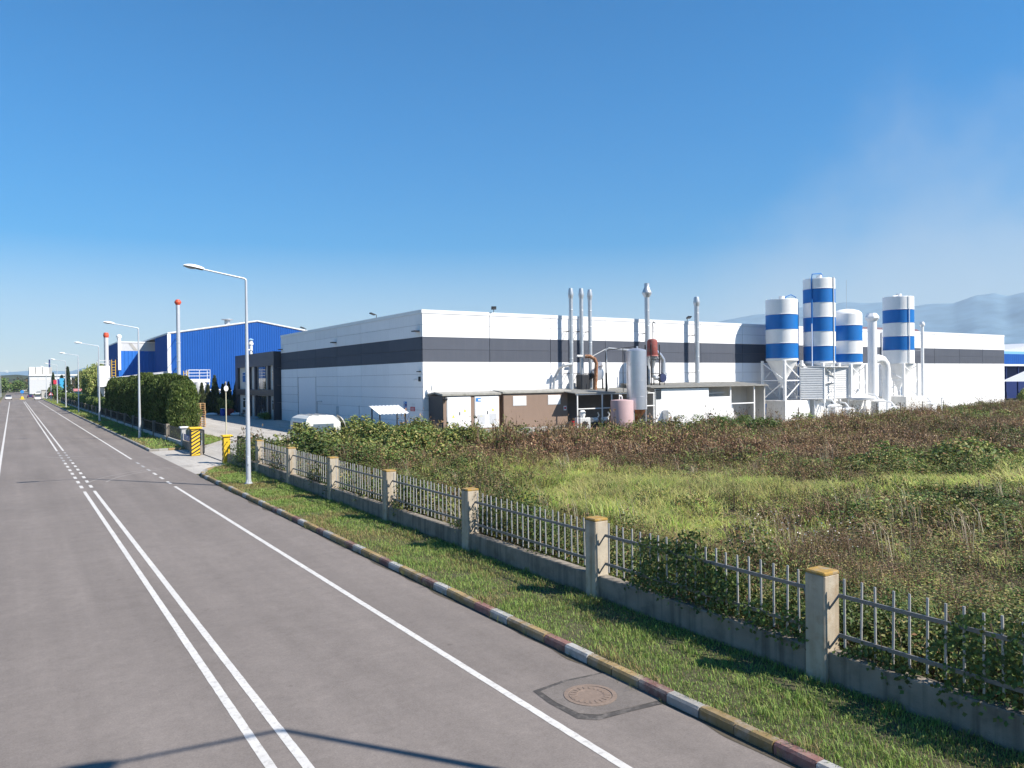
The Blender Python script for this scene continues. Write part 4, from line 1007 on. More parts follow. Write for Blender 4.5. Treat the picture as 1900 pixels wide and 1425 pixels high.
mb = MB(); mb.lathe(0, 0, [(.2, -.28), (.62, -.26), (.66, 0), (.62, .26), (.2, .28)], 24); mb.v = [(46.0 + x * .9, 56.2 - z, 5.25 + y) for x, y, z in mb.v]; mb.build('volute', M_stain, t, True)
mb = MB(); mb.cbox(44.0, 56.1, 3.75, 45.0, 57.0, 5.2, .1); mb.build('motor_housing', M_dark, t)
mb = MB(); mb.cyl((45.0, 56.4, 4.9), (45.7, 56.3, 5.2), .28, n=12); mb.build('motor', M_dark, t, True)
mb = MB(); mb.tube([(46.1, 56.1, 5.7), (46.2, 56.0, 6.0), (46.0, 55.9, 6.15)], .24, 10); mb.build('outlet', M_stain, t, True)
for x in (45.5, 46.6): mb = MB(); mb.bar((x, 56.2, 3.7), (x, 56.2, 4.8), .1); mb.build('leg', M_dark, t)
t = thing('pipe_gantry', 'black pipe gantry arching from the shed roof to the steel tank', 'pipe', (46.4, 53.2, 3.5))
mb = MB(); mb.tube([(45.0, 53.8, 3.6), (45.0, 53.8, 7.25), (45.2, 53.5, 7.38), (46.6, 51.2, 7.62)], .035, 6); mb.build('pipe', M_black, t)
mb = MB(); mb.tube([(45.03, 53.8, 3.6), (45.03, 53.8, 5.3)], .09, 8); mb.build('post', M_black, t)
mb = MB(); mb.tube([(46.6, 53.3, 3.5), (46.6, 53.3, 7.5)], .035, 6); mb.build('upright', M_black, t)
t = thing('steam_pipe', 'white insulated pipe rising from the shed roof behind the steel tank', 'pipe', (46.6, 55.6, 3.7))
mb = MB(); mb.tube([(46.95, 55.8, 3.75), (46.8, 55.8, 4.5), (46.7, 55.8, 7.5), (46.9, 55.6, 7.62), (48.2, 53.2, 7.3)], .07, 8); mb.tube([(46.7, 55.8, 7.55), (45.6, 56.4, 6.9)], .04, 6); mb.build('pipe', M_paint, t, True)

# ---------------------------------------------------------------- tanks
tk = thing('steel_tank', 'tall stainless steel tank with a cone bottom on legs', 'tank', (46.15, 51.0, 0))
x, y, r = 46.15, 51.0, .88
mb = MB(); mb.lathe(x, y, [(r, 2.05), (r, 7.2), (r * .92, 7.28), (.2, 7.42)], 32); mb.build('shell', M_stain, tk, True)
for z in (3.15, 4.55, 5.95): mb = MB(); mb.lathe(x, y, [(r + .003, z), (r + .015, z + .015), (r + .015, z + .035), (r + .003, z + .05)], 32, False); mb.build('weld_band', M_stain, tk, True)
mb = MB(); mb.lathe(x, y, [(.1, .95), (r * .98, 2.04)], 24); mb.build('cone', mat('cone_brown', (.36, .15, .07), .7, var=.15), tk, True)  # cone coloured reddish brown
for q in range(4):
    a = q * math.pi / 2 + .5; mb = MB(); mb.cyl((x + r * .92 * math.cos(a), y + r * .92 * math.sin(a), 0), (x + r * .92 * math.cos(a), y + r * .92 * math.sin(a), 2.2), .055, n=8); mb.build('leg', M_steel, tk, True)
mb = MB(); mb.cyl((x + .1, y, 7.35), (x + .1, y, 7.6), .09, n=10); mb.build('vent', M_stain, tk, True)
pt = thing('pink_tank', 'squat faded pink fibreglass tank in front of the shed', 'tank', (43.9, 50.4, 0))
mb = MB(); mb.lathe(43.9, 50.4, [(.98, 0), (.98, 2.86), (.95, 2.92), (.1, 3.0)], 32); mb.build('shell', M_pink, pt, True)
mb = MB(); mb.tube([(43.9, 50.4, 2.95), (43.9, 50.4, 3.2), (43.8, 50.4, 3.32), (43.6, 50.4, 3.25)], .06, 8); mb.build('vent', M_paint, pt)
mb = MB(); mb.tube([(44.75, 49.95, .9), (45.1, 49.8, .9), (45.1, 49.8, .3)], .05, 8); mb.build('outlet', M_paint, pt)

# ---------------------------------------------------------------- low white shed
sB = thing('low_shed', 'low white walled shed with a grey sheet roof along the hall', 'shed', (57, 55.5, 0))
wavy('roof_sheet', 49.9, 66.6, 53.2, 3.92, 57.54, 4.28, M_roofg, sB)
mb = MB(); mb.box(50.8, 53.5, 0, 57.9, 53.7, 3.75); mb.build('wall', M_paint, sB)
mb = MB(); mb.box(57.9, 53.5, 0, 61.1, 53.7, 2.85); mb.build('wall', M_paint, sB)
mb = MB(); mb.box(57.9, 54.6, 0, 61.1, 54.7, 3.8); mb.build('inner_wall', M_shedc, sB)
mb = MB(); mb.box(61.1, 55.9, 0, 66.5, 56.0, 3.95); mb.build('rear_wall', M_shedc, sB)
mb = MB(); mb.box(66.3, 53.6, 0, 66.5, 55.88, 3.9); mb.build('side_wall', M_shedc, sB)
mb = MB(); mb.box(50.8, 53.72, 0, 51.0, 57.4, 3.85); mb.build('side_wall', M_shedc, sB)
mb = MB(); mb.bar((61.2, 53.6, 2.1), (64.7, 53.6, 2.1), .1); mb.build('rail', M_paint, sB)
for xx in (61.15, 64.75): mb = MB(); mb.bar((xx, 53.6, 0), (xx, 53.6, 3.85), .13); mb.build('post', M_paint, sB)
mb = MB(); mb.box(50.85, 53.44, 2.8, 51.45, 53.498, 3.7); mb.build('window', M_glass, sB)
mb = MB(); mb.bar((58.0, 53.8, 3.2), (60.5, 53.8, 3.25), .05); mb.build('rail', M_steel, sB)
t = thing('tool_cabinet', 'row of white metal cabinets against the low shed wall', 'cabinet', (53.5, 53.0, 0))
for k in range(4):
    mb = MB(); mb.box(51.6 + k * .95, 52.7, .1, 52.53 + k * .95, 53.45, 1.75); mb.build('cabinet_door', M_paint, t)
mb = MB(); mb.box(51.55, 52.66, 0, 55.5, 53.47, .09); mb.build('base', M_shedc, t)
t = thing('loading_board', 'white board leaning in the open end of the low shed', 'board', (63.0, 55.2, 0))
mb = MB(); mb.prism([(62.4, 55.2, 0), (63.5, 55.0, 0), (63.4, 55.3, 2.0), (63.2, 55.35, 2.0)], (.03, .06, 0)); mb.build('board', M_paint, t)

# ---------------------------------------------------------------- red filter with duct and blower on the roof
t = thing('red_filter', 'rusty red cyclone filter on a black frame in front of the double cone stack', 'filter', (52.2, 55.3, 4.0))
x, y = 52.1, 55.3
mb = MB(); mb.lathe(x, y, [(.5, 6.95), (.52, 7.0), (.5, 8.3), (.42, 8.5), (.15, 8.58)], 20); mb.build('drum', M_red, t, True)
mb = MB(); mb.lathe(x, y, [(.12, 5.6), (.47, 6.94)], 18); mb.build('cone', M_steel, t, True)
mb = MB(); mb.lathe(x, y, [(.5, 6.88), (.58, 6.9), (.58, 6.98), (.5, 7.0)], 20); mb.build('flange', mat('flange_red', (.5, .2, .18), .6), t, True)
mb = MB(); mb.tube([(x, y, 5.7), (x, y, 5.0), (x + .35, y - .1, 4.75), (x + .8, y - .1, 4.75)], .2, 10); mb.build('outlet_duct', M_steel, t, True)
mb = MB(); mb.tube([(x + .4, y, 7.35), (x + .95, y, 7.0), (x + 1.35, y, 6.55), (x + 1.4, y, 6.2), (x + 1.4, y, 5.3)], .26, 12); mb.build('inlet_duct', M_stain, t, True)
for dx, dy in ((-.55, -.4), (.55, -.4), (-.55, .4), (.55, .4)): mb = MB(); mb.bar((x + dx, y + dy, 3.95), (x + dx, y + dy, 8.0), .08); mb.build('frame_leg', M_black, t)
for z in (5.2, 6.6): mb = MB(); mb.bar((x - .55, y - .4, z), (x + .55, y - .4, z), .07); mb.build('frame_rail', M_black, t)
mb = MB(); mb.tube([(x + .1, y, 8.55), (x + .1, y, 9.7), (x + .05, y, 10.0), (x + .2, y, 10.25), (x + .42, y, 10.1)], .045, 6); mb.build('hook_pipe', M_dark, t)
mb = MB(); mb.tube([(x + .2, y, 9.95), (x + .35, y, 8.4)], .012, 4); mb.build('cable', M_dark, t)
t = thing('blower', 'dark blue blower on thin legs under the elbow duct of the red filter', 'blower', (53.3, 55.2, 4.0))
mb = MB(); mb.lathe(0, 0, [(.2, -.22), (.42, -.2), (.45, 0), (.42, .2), (.2, .22)], 18); mb.v = [(53.25 + x, 55.2 - z, 4.78 + y) for x, y, z in mb.v]; mb.build('volute', mat('blower_blue', (.03, .04, .10), .4, var=.2), t, True)
mb = MB(); mb.box(53.3, 55.0, 4.95, 53.75, 55.4, 5.3); mb.build('outlet', M_steel, t)
for xx in (52.95, 53.55): mb = MB(); mb.bar((xx, 55.2, 4.0), (xx, 55.2, 4.4), .05); mb.build('leg', M_dark, t)
mb = MB(); mb.cbox(51.0, 55.2, 3.98, 51.5, 56.4, 6.0, .05)
one('control_cabinet', 'dark cabinet on the shed roof behind the steel tank', 'cabinet', mb, M_dark, (51.2, 55.8, 3.98))

# ---------------------------------------------------------------- silos
def silo(label, x, y, r, bands, hop, ground, legs=True, top='flat', pipes=()):
    """bands: list of (z0, z1, material) from the top down; hop: (z_top, z_bottom)"""
    t = thing('silo', label, 'silo', (x, y, 0), 'blue and white silos')
    for z0, z1, m in bands:
        mb = MB(); mb.lathe(x, y, [(r, z0), (r, z1 - .006)], 40, False); s = mb.build('shell_ring', m, t, True)
        mb = MB(); mb.lathe(x, y, [(r + .002, z0), (r + .035, z0 + .012), (r + .035, z0 + .05), (r + .002, z0 + .07)], 40, False); mb.build('seam_flange', m, s, True)
    zt = bands[0][1]
    pr = [(r, zt - .006), (r * .98, zt + .05), (.1, zt + .18)] if top == 'flat' else [(r, zt - .006), (r * .97, zt + .12), (r * .8, zt + .38), (r * .45, zt + .56), (.05, zt + .64)]
    mb = MB(); mb.lathe(x, y, pr, 40); mb.build('roof', M_paint, t, True)
    if top == 'flat':
        mb = MB(); n = 20
        for q in range(n):
            a0, a1 = 2 * math.pi * q / n, 2 * math.pi * (q + 1) / n
            if q % 2 == 0: mb.bar((x + r * .97 * math.cos(a0), y + r * .97 * math.sin(a0), zt), (x + r * .97 * math.cos(a0), y + r * .97 * math.sin(a0), zt + .18), .03)
        mb.cyl((x - .35, y - .3, zt + .1), (x - .35, y - .3, zt + .42), .3, n=14); mb.build('top_hatch', M_paint, t)
    mb = MB(); mb.lathe(x, y, [(.18, hop[1] - .35), (.18, hop[1]), (r * .96, hop[0])], 28); mb.build('hopper', M_paint, t, True)
    if legs:
        lp = [(x + sx * r * .86, y + sy * r * .86) for sx, sy in ((-1, -1), (1, -1), (1, 1), (-1, 1))]
        for px, py in lp: mb = MB(); mb.bar((px, py, ground), (px, py, hop[0] + .02), .24); mb.build('leg', M_paint, t)
        zm = (ground + hop[0]) / 2
        for a, b in zip(lp, lp[1:] + lp[:1]):
            mb = MB(); mb.bar((*a, zm), (*b, zm), .12); mb.build('cross_beam', M_paint, t)
            mb = MB(); mb.bar((*a, ground + .1), (*b, zm), .09); mb.build('brace', M_paint, t)
            mb = MB(); mb.bar((*b, zm), (*a, hop[0] - .2), .09); mb.build('brace', M_paint, t)
    for path, rr, m in pipes: mb = MB(); mb.tube(path, rr, 8); mb.build('fill_pipe', m, t, True)
    return t
W, B = M_paint, M_siloblue
x, y = 70.7, 54.7
silo('leftmost blue and white striped silo, on a braced white frame', x, y, 1.68, [(11.49, 13.1, W), (9.9, 11.49, B), (8.37, 9.9, W), (6.77, 8.37, B), (6.5, 6.77, W)], (6.5, 3.9), 2.2,
     pipes=[([(x + 1.72, y - .5, 2.3), (x + 1.72, y - .5, 12.9), (x + 1.5, y - .4, 13.15), (x + 1.1, y - .3, 13.2)], .09, W), ([(x + 2.05, y - .6, 2.4), (x + 2.05, y - .6, 12.9), (x + 1.8, y - .5, 13.5), (x + 1.1, y - .4, 13.75), (x + .4, y - .3, 13.5), (x + .15, y - .3, 13.1)], .05, B)])
t = thing('silo_plinth', 'tall concrete block under the leftmost silo with blue paint smears', 'plinth', (70.6, 54.6, 0))
mb = MB(); mb.cbox(68.6, 52.7, -.05, 72.7, 56.6, 2.2, .03); mb.build('block', mat('pale_grey_block', (.55, .53, .50), .9, var=.08, streak=.2), t)
mb = MB(); mb.box(68.59, 52.68, .0, 72.72, 52.698, 2.18); mb.build('lit_face', M_paint, t)  # whiter sheet on the grey block, painting its sunlit side
for pts in ([(56.2, .9), (56.35, 2.0), (55.9, 2.1), (55.7, 1.2)], [(55.6, .5), (55.55, 1.7), (55.1, 1.9), (55.2, .6)]):
    mb = MB(); mb.prism([(68.597, a, b) for a, b in pts], (-.003, 0, 0)); mb.build('paint_smear', M_siloblue, t)
x, y = 75.2, 53.2
silo('tallest blue and white striped silo, second from the left', x, y, 1.68, [(14.35, 15.45, W), (12.85, 14.35, B), (11.23, 12.85, W), (9.68, 11.23, B), (8.07, 9.68, W), (6.45, 8.07, B), (6.2, 6.45, W)], (6.2, 4.4), 2.0, legs=True,
     pipes=[([(x + .1, y - 1.74, 2.2), (x + .1, y - 1.74, 15.6)], .07, W), ([(x - 1.75, y - .3, 6), (x - 1.75, y - .3, 15.3), (x - 1.6, y - .3, 15.95), (x - .3, y - .5, 16.1), (x + .2, y - .3, 15.9), (x + .25, y - .2, 15.5)], .06, B), ([(x - 1.95, y - .5, 5), (x - 1.95, y - .5, 13.2)], .06, B), ([(x - 2.15, y - .6, 4), (x - 2.15, y - .6, 10.5)], .05, W)])
mb = MB(); mb.cyl((x + .3, y, 15.5), (x + .3, y, 16.2), .16, n=10)
one('silo_vent', 'small white vent pipe on top of the tallest silo', 'vent', mb, M_paint, (x + .3, y, 15.5), smooth=True)
t = thing('clad_enclosure', 'pale ribbed sheet enclosure under the tallest silo', 'enclosure', (74.8, 52.0, 2.1))
def slats(parent, p0, p1, z0, z1, n, m):
    for k in range(n):
        a, b = z0 + (z1 - z0) * k / n, z0 + (z1 - z0) * (k + 1) / n
        mb = MB(); d = Vector((p1[0] - p0[0], p1[1] - p0[1], 0)).normalized(); nn = Vector((d.y, -d.x, 0)) * .05
        mb.prism([(p0[0], p0[1], a), (p0[0] + nn.x, p0[1] + nn.y, a + .02), (p0[0] + nn.x * .3, p0[1] + nn.y * .3, b - .008), (p0[0], p0[1], b - .008)], (p1[0] - p0[0], p1[1] - p0[1], 0)); mb.build('clad_board', m, parent)
M_clad = mat('pale_clad_board', (0.66, 0.66, 0.65), 0.6, var=0.06, rnd=.06, streak=.1)
slats(t, (71.75, 53.1), (73.6, 51.6), 2.3, 5.75, 14, M_clad)
slats(t, (74.0, 52.2), (77.6, 51.4), 2.3, 5.7, 14, M_clad)
mb = MB(); mb.prism([(71.6, 53.2, 5.86), (73.7, 51.4, 5.76), (77.7, 51.2, 5.74), (77.7, 54.8, 5.8), (72.4, 54.8, 5.9)], (0, 0, .08)); mb.build('roof', M_clad, t)
mb = MB(); mb.box(73.72, 51.65, 1.9, 74.0, 52.4, 3.4); mb.build('side_flap', M_paint, t)
for xx, yy in ((71.75, 53.15), (73.65, 51.55), (77.65, 51.35)): mb = MB(); mb.bar((xx, yy, 0), (xx, yy, 5.8), .1); mb.build('post', M_paint, t)
t = thing('plant_room', 'white walled plant room with a dark doorway below the middle silos', 'building', (77.5, 53, 0))
mb = MB(); mb.box(73.4, 52.6, -.05, 78.2, 55.5, 2.2); mb.build('wall', M_paint, t)
mb = MB(); mb.box(79.0, 51.6, -.05, 82.2, 54.5, 2.25); mb.build('wall', M_paint, t)
mb = MB(); mb.box(78.2, 53.2, -.05, 79.0, 54.5, 2.2); mb.build('door_recess', M_shedc, t)
mb = MB(); mb.box(76.3, 52.56, 1.0, 77.0, 52.598, 1.9); w = mb.build('window', M_paintg, t)
mb = MB(); mb.box(76.38, 52.54, 1.08, 76.92, 52.557, 1.82); mb.build('pane', M_glassb, w)
mb = MB(); mb.prism([(74.3, 52.5, 0), (75.9, 52.5, 0), (75.9, 52.5, 1.2)], (0, -.08, 0)); mb.build('ramp_board', M_shedc, t)
for k in range(7): mb = MB(); mb.bar((73.0, 52.3, .2 + k * .3), (73.35, 52.3, .2 + k * .3), .04); mb.build('rung', M_paint, t)
for xx in (73.0, 73.35): mb = MB(); mb.bar((xx, 52.3, 0), (xx, 52.3, 3.1), .05); mb.build('ladder_rail', M_paint, t)
x, y = 79.2, 52.5
silo('domed blue and white silo, third from the left', x, y, 1.62, [(10.41, 11.7, W), (8.7, 10.41, B), (7.24, 8.7, W), (6.33, 7.24, B), (6.05, 6.33, W)], (6.05, 3.7), 2.0, top='dome',
     pipes=[([(x + 1.75, y - .4, 2.2), (x + 1.75, y - .4, 11.3), (x + 1.6, y - .3, 11.6), (x + 1.3, y - .2, 11.65)], .1, W), ([(x, y, 12.3), (x, y, 15.6)], .02, M_steel)])
t = thing('chute_cover', 'white round cone cover under the domed silo', 'cover', (79.3, 51.4, 2.2))
mb = MB(); mb.lathe(79.3, 51.2, [(1.7, 2.28), (1.72, 2.36), (.25, 2.85), (.2, 3.3)], 26); mb.build('cone', M_paint, t, True)
mb = MB(); mb.lathe(79.3, 51.2, [(1.5, 2.05), (1.74, 2.12), (1.74, 2.26), (1.5, 2.27)], 26); mb.build('rim', M_paintg, t, True)
for q in range(3): mb = MB(); a = q * 2.1; mb.bar((79.3 + 1.3 * math.cos(a), 51.2 + 1.3 * math.sin(a), 0), (79.3 + 1.3 * math.cos(a), 51.2 + 1.3 * math.sin(a), 2.1), .08); mb.build('leg', M_paint, t)
x, y = 89.5, 52.5
silo('rightmost blue and white striped silo, standing apart', x, y, 1.72, [(12.58, 14.1, W), (11.02, 12.58, B), (9.4, 11.02, W), (7.78, 9.4, B), (6.16, 7.78, W)], (6.16, 3.2), 2.3,
     pipes=[([(x - .6, y - 1.7, 6.2), (x - .6, y - 1.7, 14.2)], .05, W), ([(x - 1.9, y - .4, 14.15), (x + .2, y - .3, 14.4)], .04, W)])
t = thing('silo_plinth', 'pale concrete block under the rightmost silo', 'plinth', (89.4, 52.2, 0))
mb = MB(); mb.cbox(87.0, 50.2, -.05, 91.6, 54.4, 2.3, .03); mb.build('block', mat('pale_block', (.62, .61, .58), .85, var=.06, streak=.12), t)
t = thing('lean_to', 'low grey lean-to with an open front right of the rightmost silo', 'shed', (95.5, 52.5, 0))
mb = MB(); mb.box(91.7, 52.0, -.05, 95.2, 54.2, 1.9); mb.build('wall', M_paint, t)
mb = MB(); mb.box(95.2, 53.8, -.05, 98.3, 54.2, 1.85); mb.build('rear_wall', M_shedc, t)
mb = MB(); mb.bar((98.2, 52.0, 0), (98.2, 52.0, 1.9), .12); mb.build('post', M_paint, t)
mb = MB(); mb.prism([(91.6, 51.8, 2.05), (98.8, 51.8, 1.88), (98.8, 51.8, 1.96), (91.6, 51.8, 2.13)], (0, 2.6, 0)); mb.build('roof', M_palec, t)
t = thing('duct_stack', 'thick white stack with an arched side duct between the silos', 'chimney', (83.3, 52, 0))
mb = MB(); mb.cyl((83.3, 52, -.05), (83.3, 52, 11.2), .5, n=22); mb.build('stack', M_paint, t, True)
mb = MB(); mb.lathe(83.3, 52, [(.5, 11.0), (.78, 11.35), (.78, 11.55), (.5, 11.95), (.3, 11.96)], 8); mb.build('cap', M_paint, t)
mb = MB(); mb.tube([(83.6, 52, 6.6), (84.5, 52, 6.75), (85.3, 52, 6.6), (85.9, 52, 6.1), (86.1, 52, 5.4), (86.1, 52, 4.4), (86.1, 52, .3)], .47, 18); mb.build('side_duct', M_paint, t, True)
mb = MB(); mb.tube([(83.5, 51.4, .2), (84.7, 51.3, .45), (86.1, 51.7, .4)], .45, 14); mb.build('base_duct', M_paint, t, True)
t = thing('exhaust_stack', 'thin white stack standing against the hall right of the silos', 'chimney', (100.3, 55.6, 0))
mb = MB(); mb.cyl((100.3, 55.6, 0), (100.3, 55.6, 11.1), .2, n=14); mb.build('pipe', M_paint, t, True)
mb = MB(); mb.lathe(100.3, 55.6, [(.2, 11.1), (.33, 11.3), (.33, 11.5), (.2, 11.75)], 14); mb.build('cowl', M_paint, t, True)
for z in (4, 8): mb = MB(); mb.bar((100.3, 55.6, z), (100.3, 57.6, z), .05); mb.build('wall_bracket', M_paint, t)
M_lblue = mat('pale_blue_paint', (.18, .42, .72), .5, var=.06)
for xx, yy, lab in ((82.6, 55.4, 'pale blue cyclone behind the domed silo, right of two'), (81.0, 55.9, 'pale blue cyclone behind the domed silo, left of two')):
    t = thing('cyclone', lab, 'cyclone', (xx, yy, 0), 'pale blue cyclones')
    mb = MB(); mb.lathe(xx, yy, [(.5, 4.2), (.5, 6.4), (.3, 6.6)], 18); mb.build('drum', M_lblue, t, True)
    mb = MB(); mb.lathe(xx, yy, [(.16, 2.0), (.5, 4.19)], 18); mb.build('cone', M_lblue, t, True)
    mb = MB(); mb.bar((xx - .5, yy, 6.7), (xx + 1.1, yy, 6.9), .7, .6); mb.build('inlet', M_lblue, t)
    for s in (-.5, .5): mb = MB(); mb.bar((xx + s, yy - .5, 0), (xx + s, yy - .5, 4.4), .1); mb.build('leg', M_paint, t)
for k, (xx, z1) in enumerate(((101.8 - 3.6, 10.3), (94.2, 10.3))):
    mb = MB(); mb.tube([(xx, 57.5, 0), (xx, 57.5, z1)], .1, 8); one('downpipe', ['grey rain pipe on the sunlit hall wall right of the thin stack', 'grey rain pipe on the sunlit hall wall behind the rightmost silo'][k], 'pipe', mb, M_paintg, (xx, 57.5, 0))
for k, (xx, yy, w_, h_, lab) in enumerate([(74.6, 50.9, 1.3, 1.5, 'white box hopper below the tallest silo'), (76.6, 50.6, 1.0, 1.1, 'small white bin below the tallest silo'), (81.6, 50.2, 1.4, 1.9, 'white cabinet right of the round cone cover'), (84.9, 50.3, 1.2, 1.0, 'low white box at the foot of the thick stack'), (93.2, 50.6, 1.1, 1.3, 'white box before the grey lean-to')]):
    t = thing('dust_box', lab, 'box', (xx, yy, 0))
    mb = MB(); mb.cbox(xx - w_ / 2, yy - .4, .25, xx + w_ / 2, yy + .5, h_, .04); mb.build('body', M_paint, t)
    mb = MB(); mb.prism([(xx - w_ / 2 - .05, yy - .46, h_ + .003), (xx + w_ / 2 + .05, yy - .46, h_ + .003), (xx, yy - .46, h_ + .28)], (0, 1.0, 0)); mb.build('lid', M_paint, t)
    for sx in (-1, 1):
        mb = MB(); mb.bar((xx + sx * w_ * .4, yy - .3, 0), (xx + sx * w_ * .4, yy - .3, .3), .1); mb.build('leg', M_paint, t)
    mb = MB(); mb.tube([(xx, yy, h_ + .2), (xx + .1, yy + .5, h_ + .7), (xx + .1, yy + 1.6, h_ + .8)], .1, 8); mb.build('pipe', M_paint, t, True)
# the wire mesh fence edge along the plant is only a row of thin posts
for k in range(7):
    xx = 66.5 + k * 4.6; mb = MB(); mb.bar((xx, 49.6, 0), (xx + random.uniform(-.1, .1), 49.6, 1.7), .06)
    one('fence_post', '%s thin dark post from the left at the field edge before the silos' % ORD[k], 'post', mb, M_dark, (xx, 49.6, 0), 'thin posts before the silos')

# ---------------------------------------------------------------- buildings at the right edge
rb = thing('blue_depot', 'dark blue depot with white gable roofs beyond the right end of the hall', 'building', (165, 76, 0))
mb = MB(); ribbed(mb, (148, 72), (196, 72), 6.7, lambda t: 8.6, .8); mb.build('front_band', M_blue, rb)
mb = MB(); mb.box(148, 72.02, 8.6, 196, 72.3, 9.1); mb.build('fascia', M_lblue, rb)
mb = MB(); mb.box(148, 71.9, 6.3, 196, 72.25, 6.62); mb.build('lintel', M_trim, rb)
mb = MB(); mb.box(148, 74, -.5, 196, 74.3, 6.3); mb.build('rear_wall', M_navy, rb)
for k in range(9): mb = MB(); mb.bar((150 + k * 4.8, 72.4, -.5), (150 + k * 4.8, 72.4, 6.3), .25); mb.build('column', M_navy, rb)
mb = MB(); mb.prism([(150, 72.3, 9.1), (172, 72.3, 9.1), (172, 72.3, 10.9), (167, 72.3, 10.2), (160, 72.3, 9.5)], (0, 20, 0)); mb.build('roof_slope', M_palec, rb)
mb = MB(); mb.prism([(152, 95, 8), (174, 95, 8), (174, 95, 9.5), (162, 95, 14.6), (152, 95, 12)], (0, 25, 0)); mb.build('rear_gable', M_blue, rb)
mb = MB(); mb.bar((150, 94.9, 11.2), (163, 94.9, 14.9), .3, .6); mb.build('verge_trim', M_trim, rb); mb = MB(); mb.bar((163, 94.9, 14.9), (176, 94.9, 9.2), .3, .6); mb.build('verge_trim', M_trim, rb)
t = thing('awning', 'white hipped awning in front of the dark blue depot', 'awning', (165, 69, 0))
mb = MB(); mb._add([(153.5, 66, 3.4), (172, 66, 3.4), (172, 70.5, 3.4), (153.5, 70.5, 3.4), (157.5, 68.2, 5.3), (169, 68.2, 5.3)], [(0, 1, 5, 4), (1, 2, 5), (2, 3, 4, 5), (3, 0, 4), (3, 2, 1, 0)]); mb.build('roof', M_paint, t)
for a in ((153.8, 66.3), (160, 66.3), (166, 66.3), (171.7, 66.3), (153.8, 70.2), (171.7, 70.2)): mb = MB(); mb.bar((*a, -.1), (*a, 3.4), .16); mb.build('post', M_paint, t)
t = thing('house', 'brown roofed house behind the blue depot at the right edge', 'house', (215, 130, 0))
mb = MB(); mb.box(205, 125, -.1, 235, 140, 13); mb.build('wall', M_cream, t)
mb = MB(); mb.prism([(204, 124, 13), (204, 141, 13), (204, 132.5, 19)], (32, 0, 0)); mb.build('roof', mat('brown_tiles', (.16, .10, .11), .8, var=.2, scale=.6), t)

# ---------------------------------------------------------------- far end of the road
def fwin(parent, x, y, z, w, h, m=M_glassb): mb = MB(); mb.box(x, y - .05, z, x + w, y - .005, z + h); return mb.build('window', m, parent)
fb_ = thing('white_works', 'white works building with three tall bays at the end of the road', 'building', (14, 470, 0))
mb = MB(); mb.box(7.4, 470, -.1, 23.5, 500, 9.4); mb.build('lower_wall', M_paintg, fb_)
mb = MB(); mb.box(7.2, 469.5, 9.42, 34, 500, 10.1); mb.build('eaves', M_paint, fb_)
for k in range(3): mb = MB(); mb.box(7.4 + k * 3.0, 469.8, 10.12, 9.9 + k * 3.0, 485, 14.0); mb.build('tall_bay', M_paint, fb_)
mb = MB(); mb.box(7.4, 470.2, 10.11, 17.5, 484, 13.8); mb.build('bay_core', M_shedc, fb_)
mb = MB(); mb.cyl((16.6, 475, 14), (16.6, 475, 18), .35, n=10); mb.build('flue', M_navy, fb_)
for k in range(4): fwin(fb_, 8 + k * 3.6, 470, 7.4, 2.4, .8, M_paint)
t = thing('billboard', 'tall light blue billboard beside the far willow', 'billboard', (14, 300, 0))
mb = MB(); mb.box(13.3, 300, 3.0, 15.6, 300.3, 6.9); mb.build('panel', mat('cyan_panel', (.05, .35, .6), .5), t)
mb = MB(); mb.box(12.55, 300, 2.5, 13.2, 300.3, 6.7); mb.build('side_panel', M_signblue, t)
for x in (13.5, 15.4): mb = MB(); mb.bar((x, 300.4, 0), (x, 300.4, 6.8), .25); mb.build('post', M_signw, t)
mb = MB(); mb.bar((11.9, 296.2, 0), (11.9, 296.2, 6.2), .16); mb.box(11.4, 296, 5.0, 12.3, 296.1, 6.3)
one('totem_sign', 'red square totem sign left of the blue billboard', 'sign', mb, M_signred, (11.9, 296.2, 0))
mb = MB(); mb.cyl((14.4, 262, 0), (14.4, 262, 6.9), .28, n=12); one('white_column', 'white column beside the red roofed kiosk', 'column', mb, M_paint, (14.4, 262, 0), smooth=True)
t = thing('kiosk', 'small kiosk with a pink red roof edge and green windows behind the low hedge', 'kiosk', (13.6, 218, 0))
mb = MB(); mb.box(12.9, 218, 0, 16.0, 221, 3.1); mb.build('wall', M_cream, t)
mb = MB(); mb.box(12.6, 217.6, 3.12, 16.2, 221.4, 3.7); mb.build('roof', mat('kiosk_pink', (.55, .22, .24), .6), t)
for k in range(3): fwin(t, 13.0 + k * .75, 218, 1.6, .6, 1.3, mat('green_glass', (.02, .12, .11), .2))
mb = MB(); mb.box(15.2, 217.9, .0, 15.8, 217.99, 2.6); mb.build('door', M_dark, t)
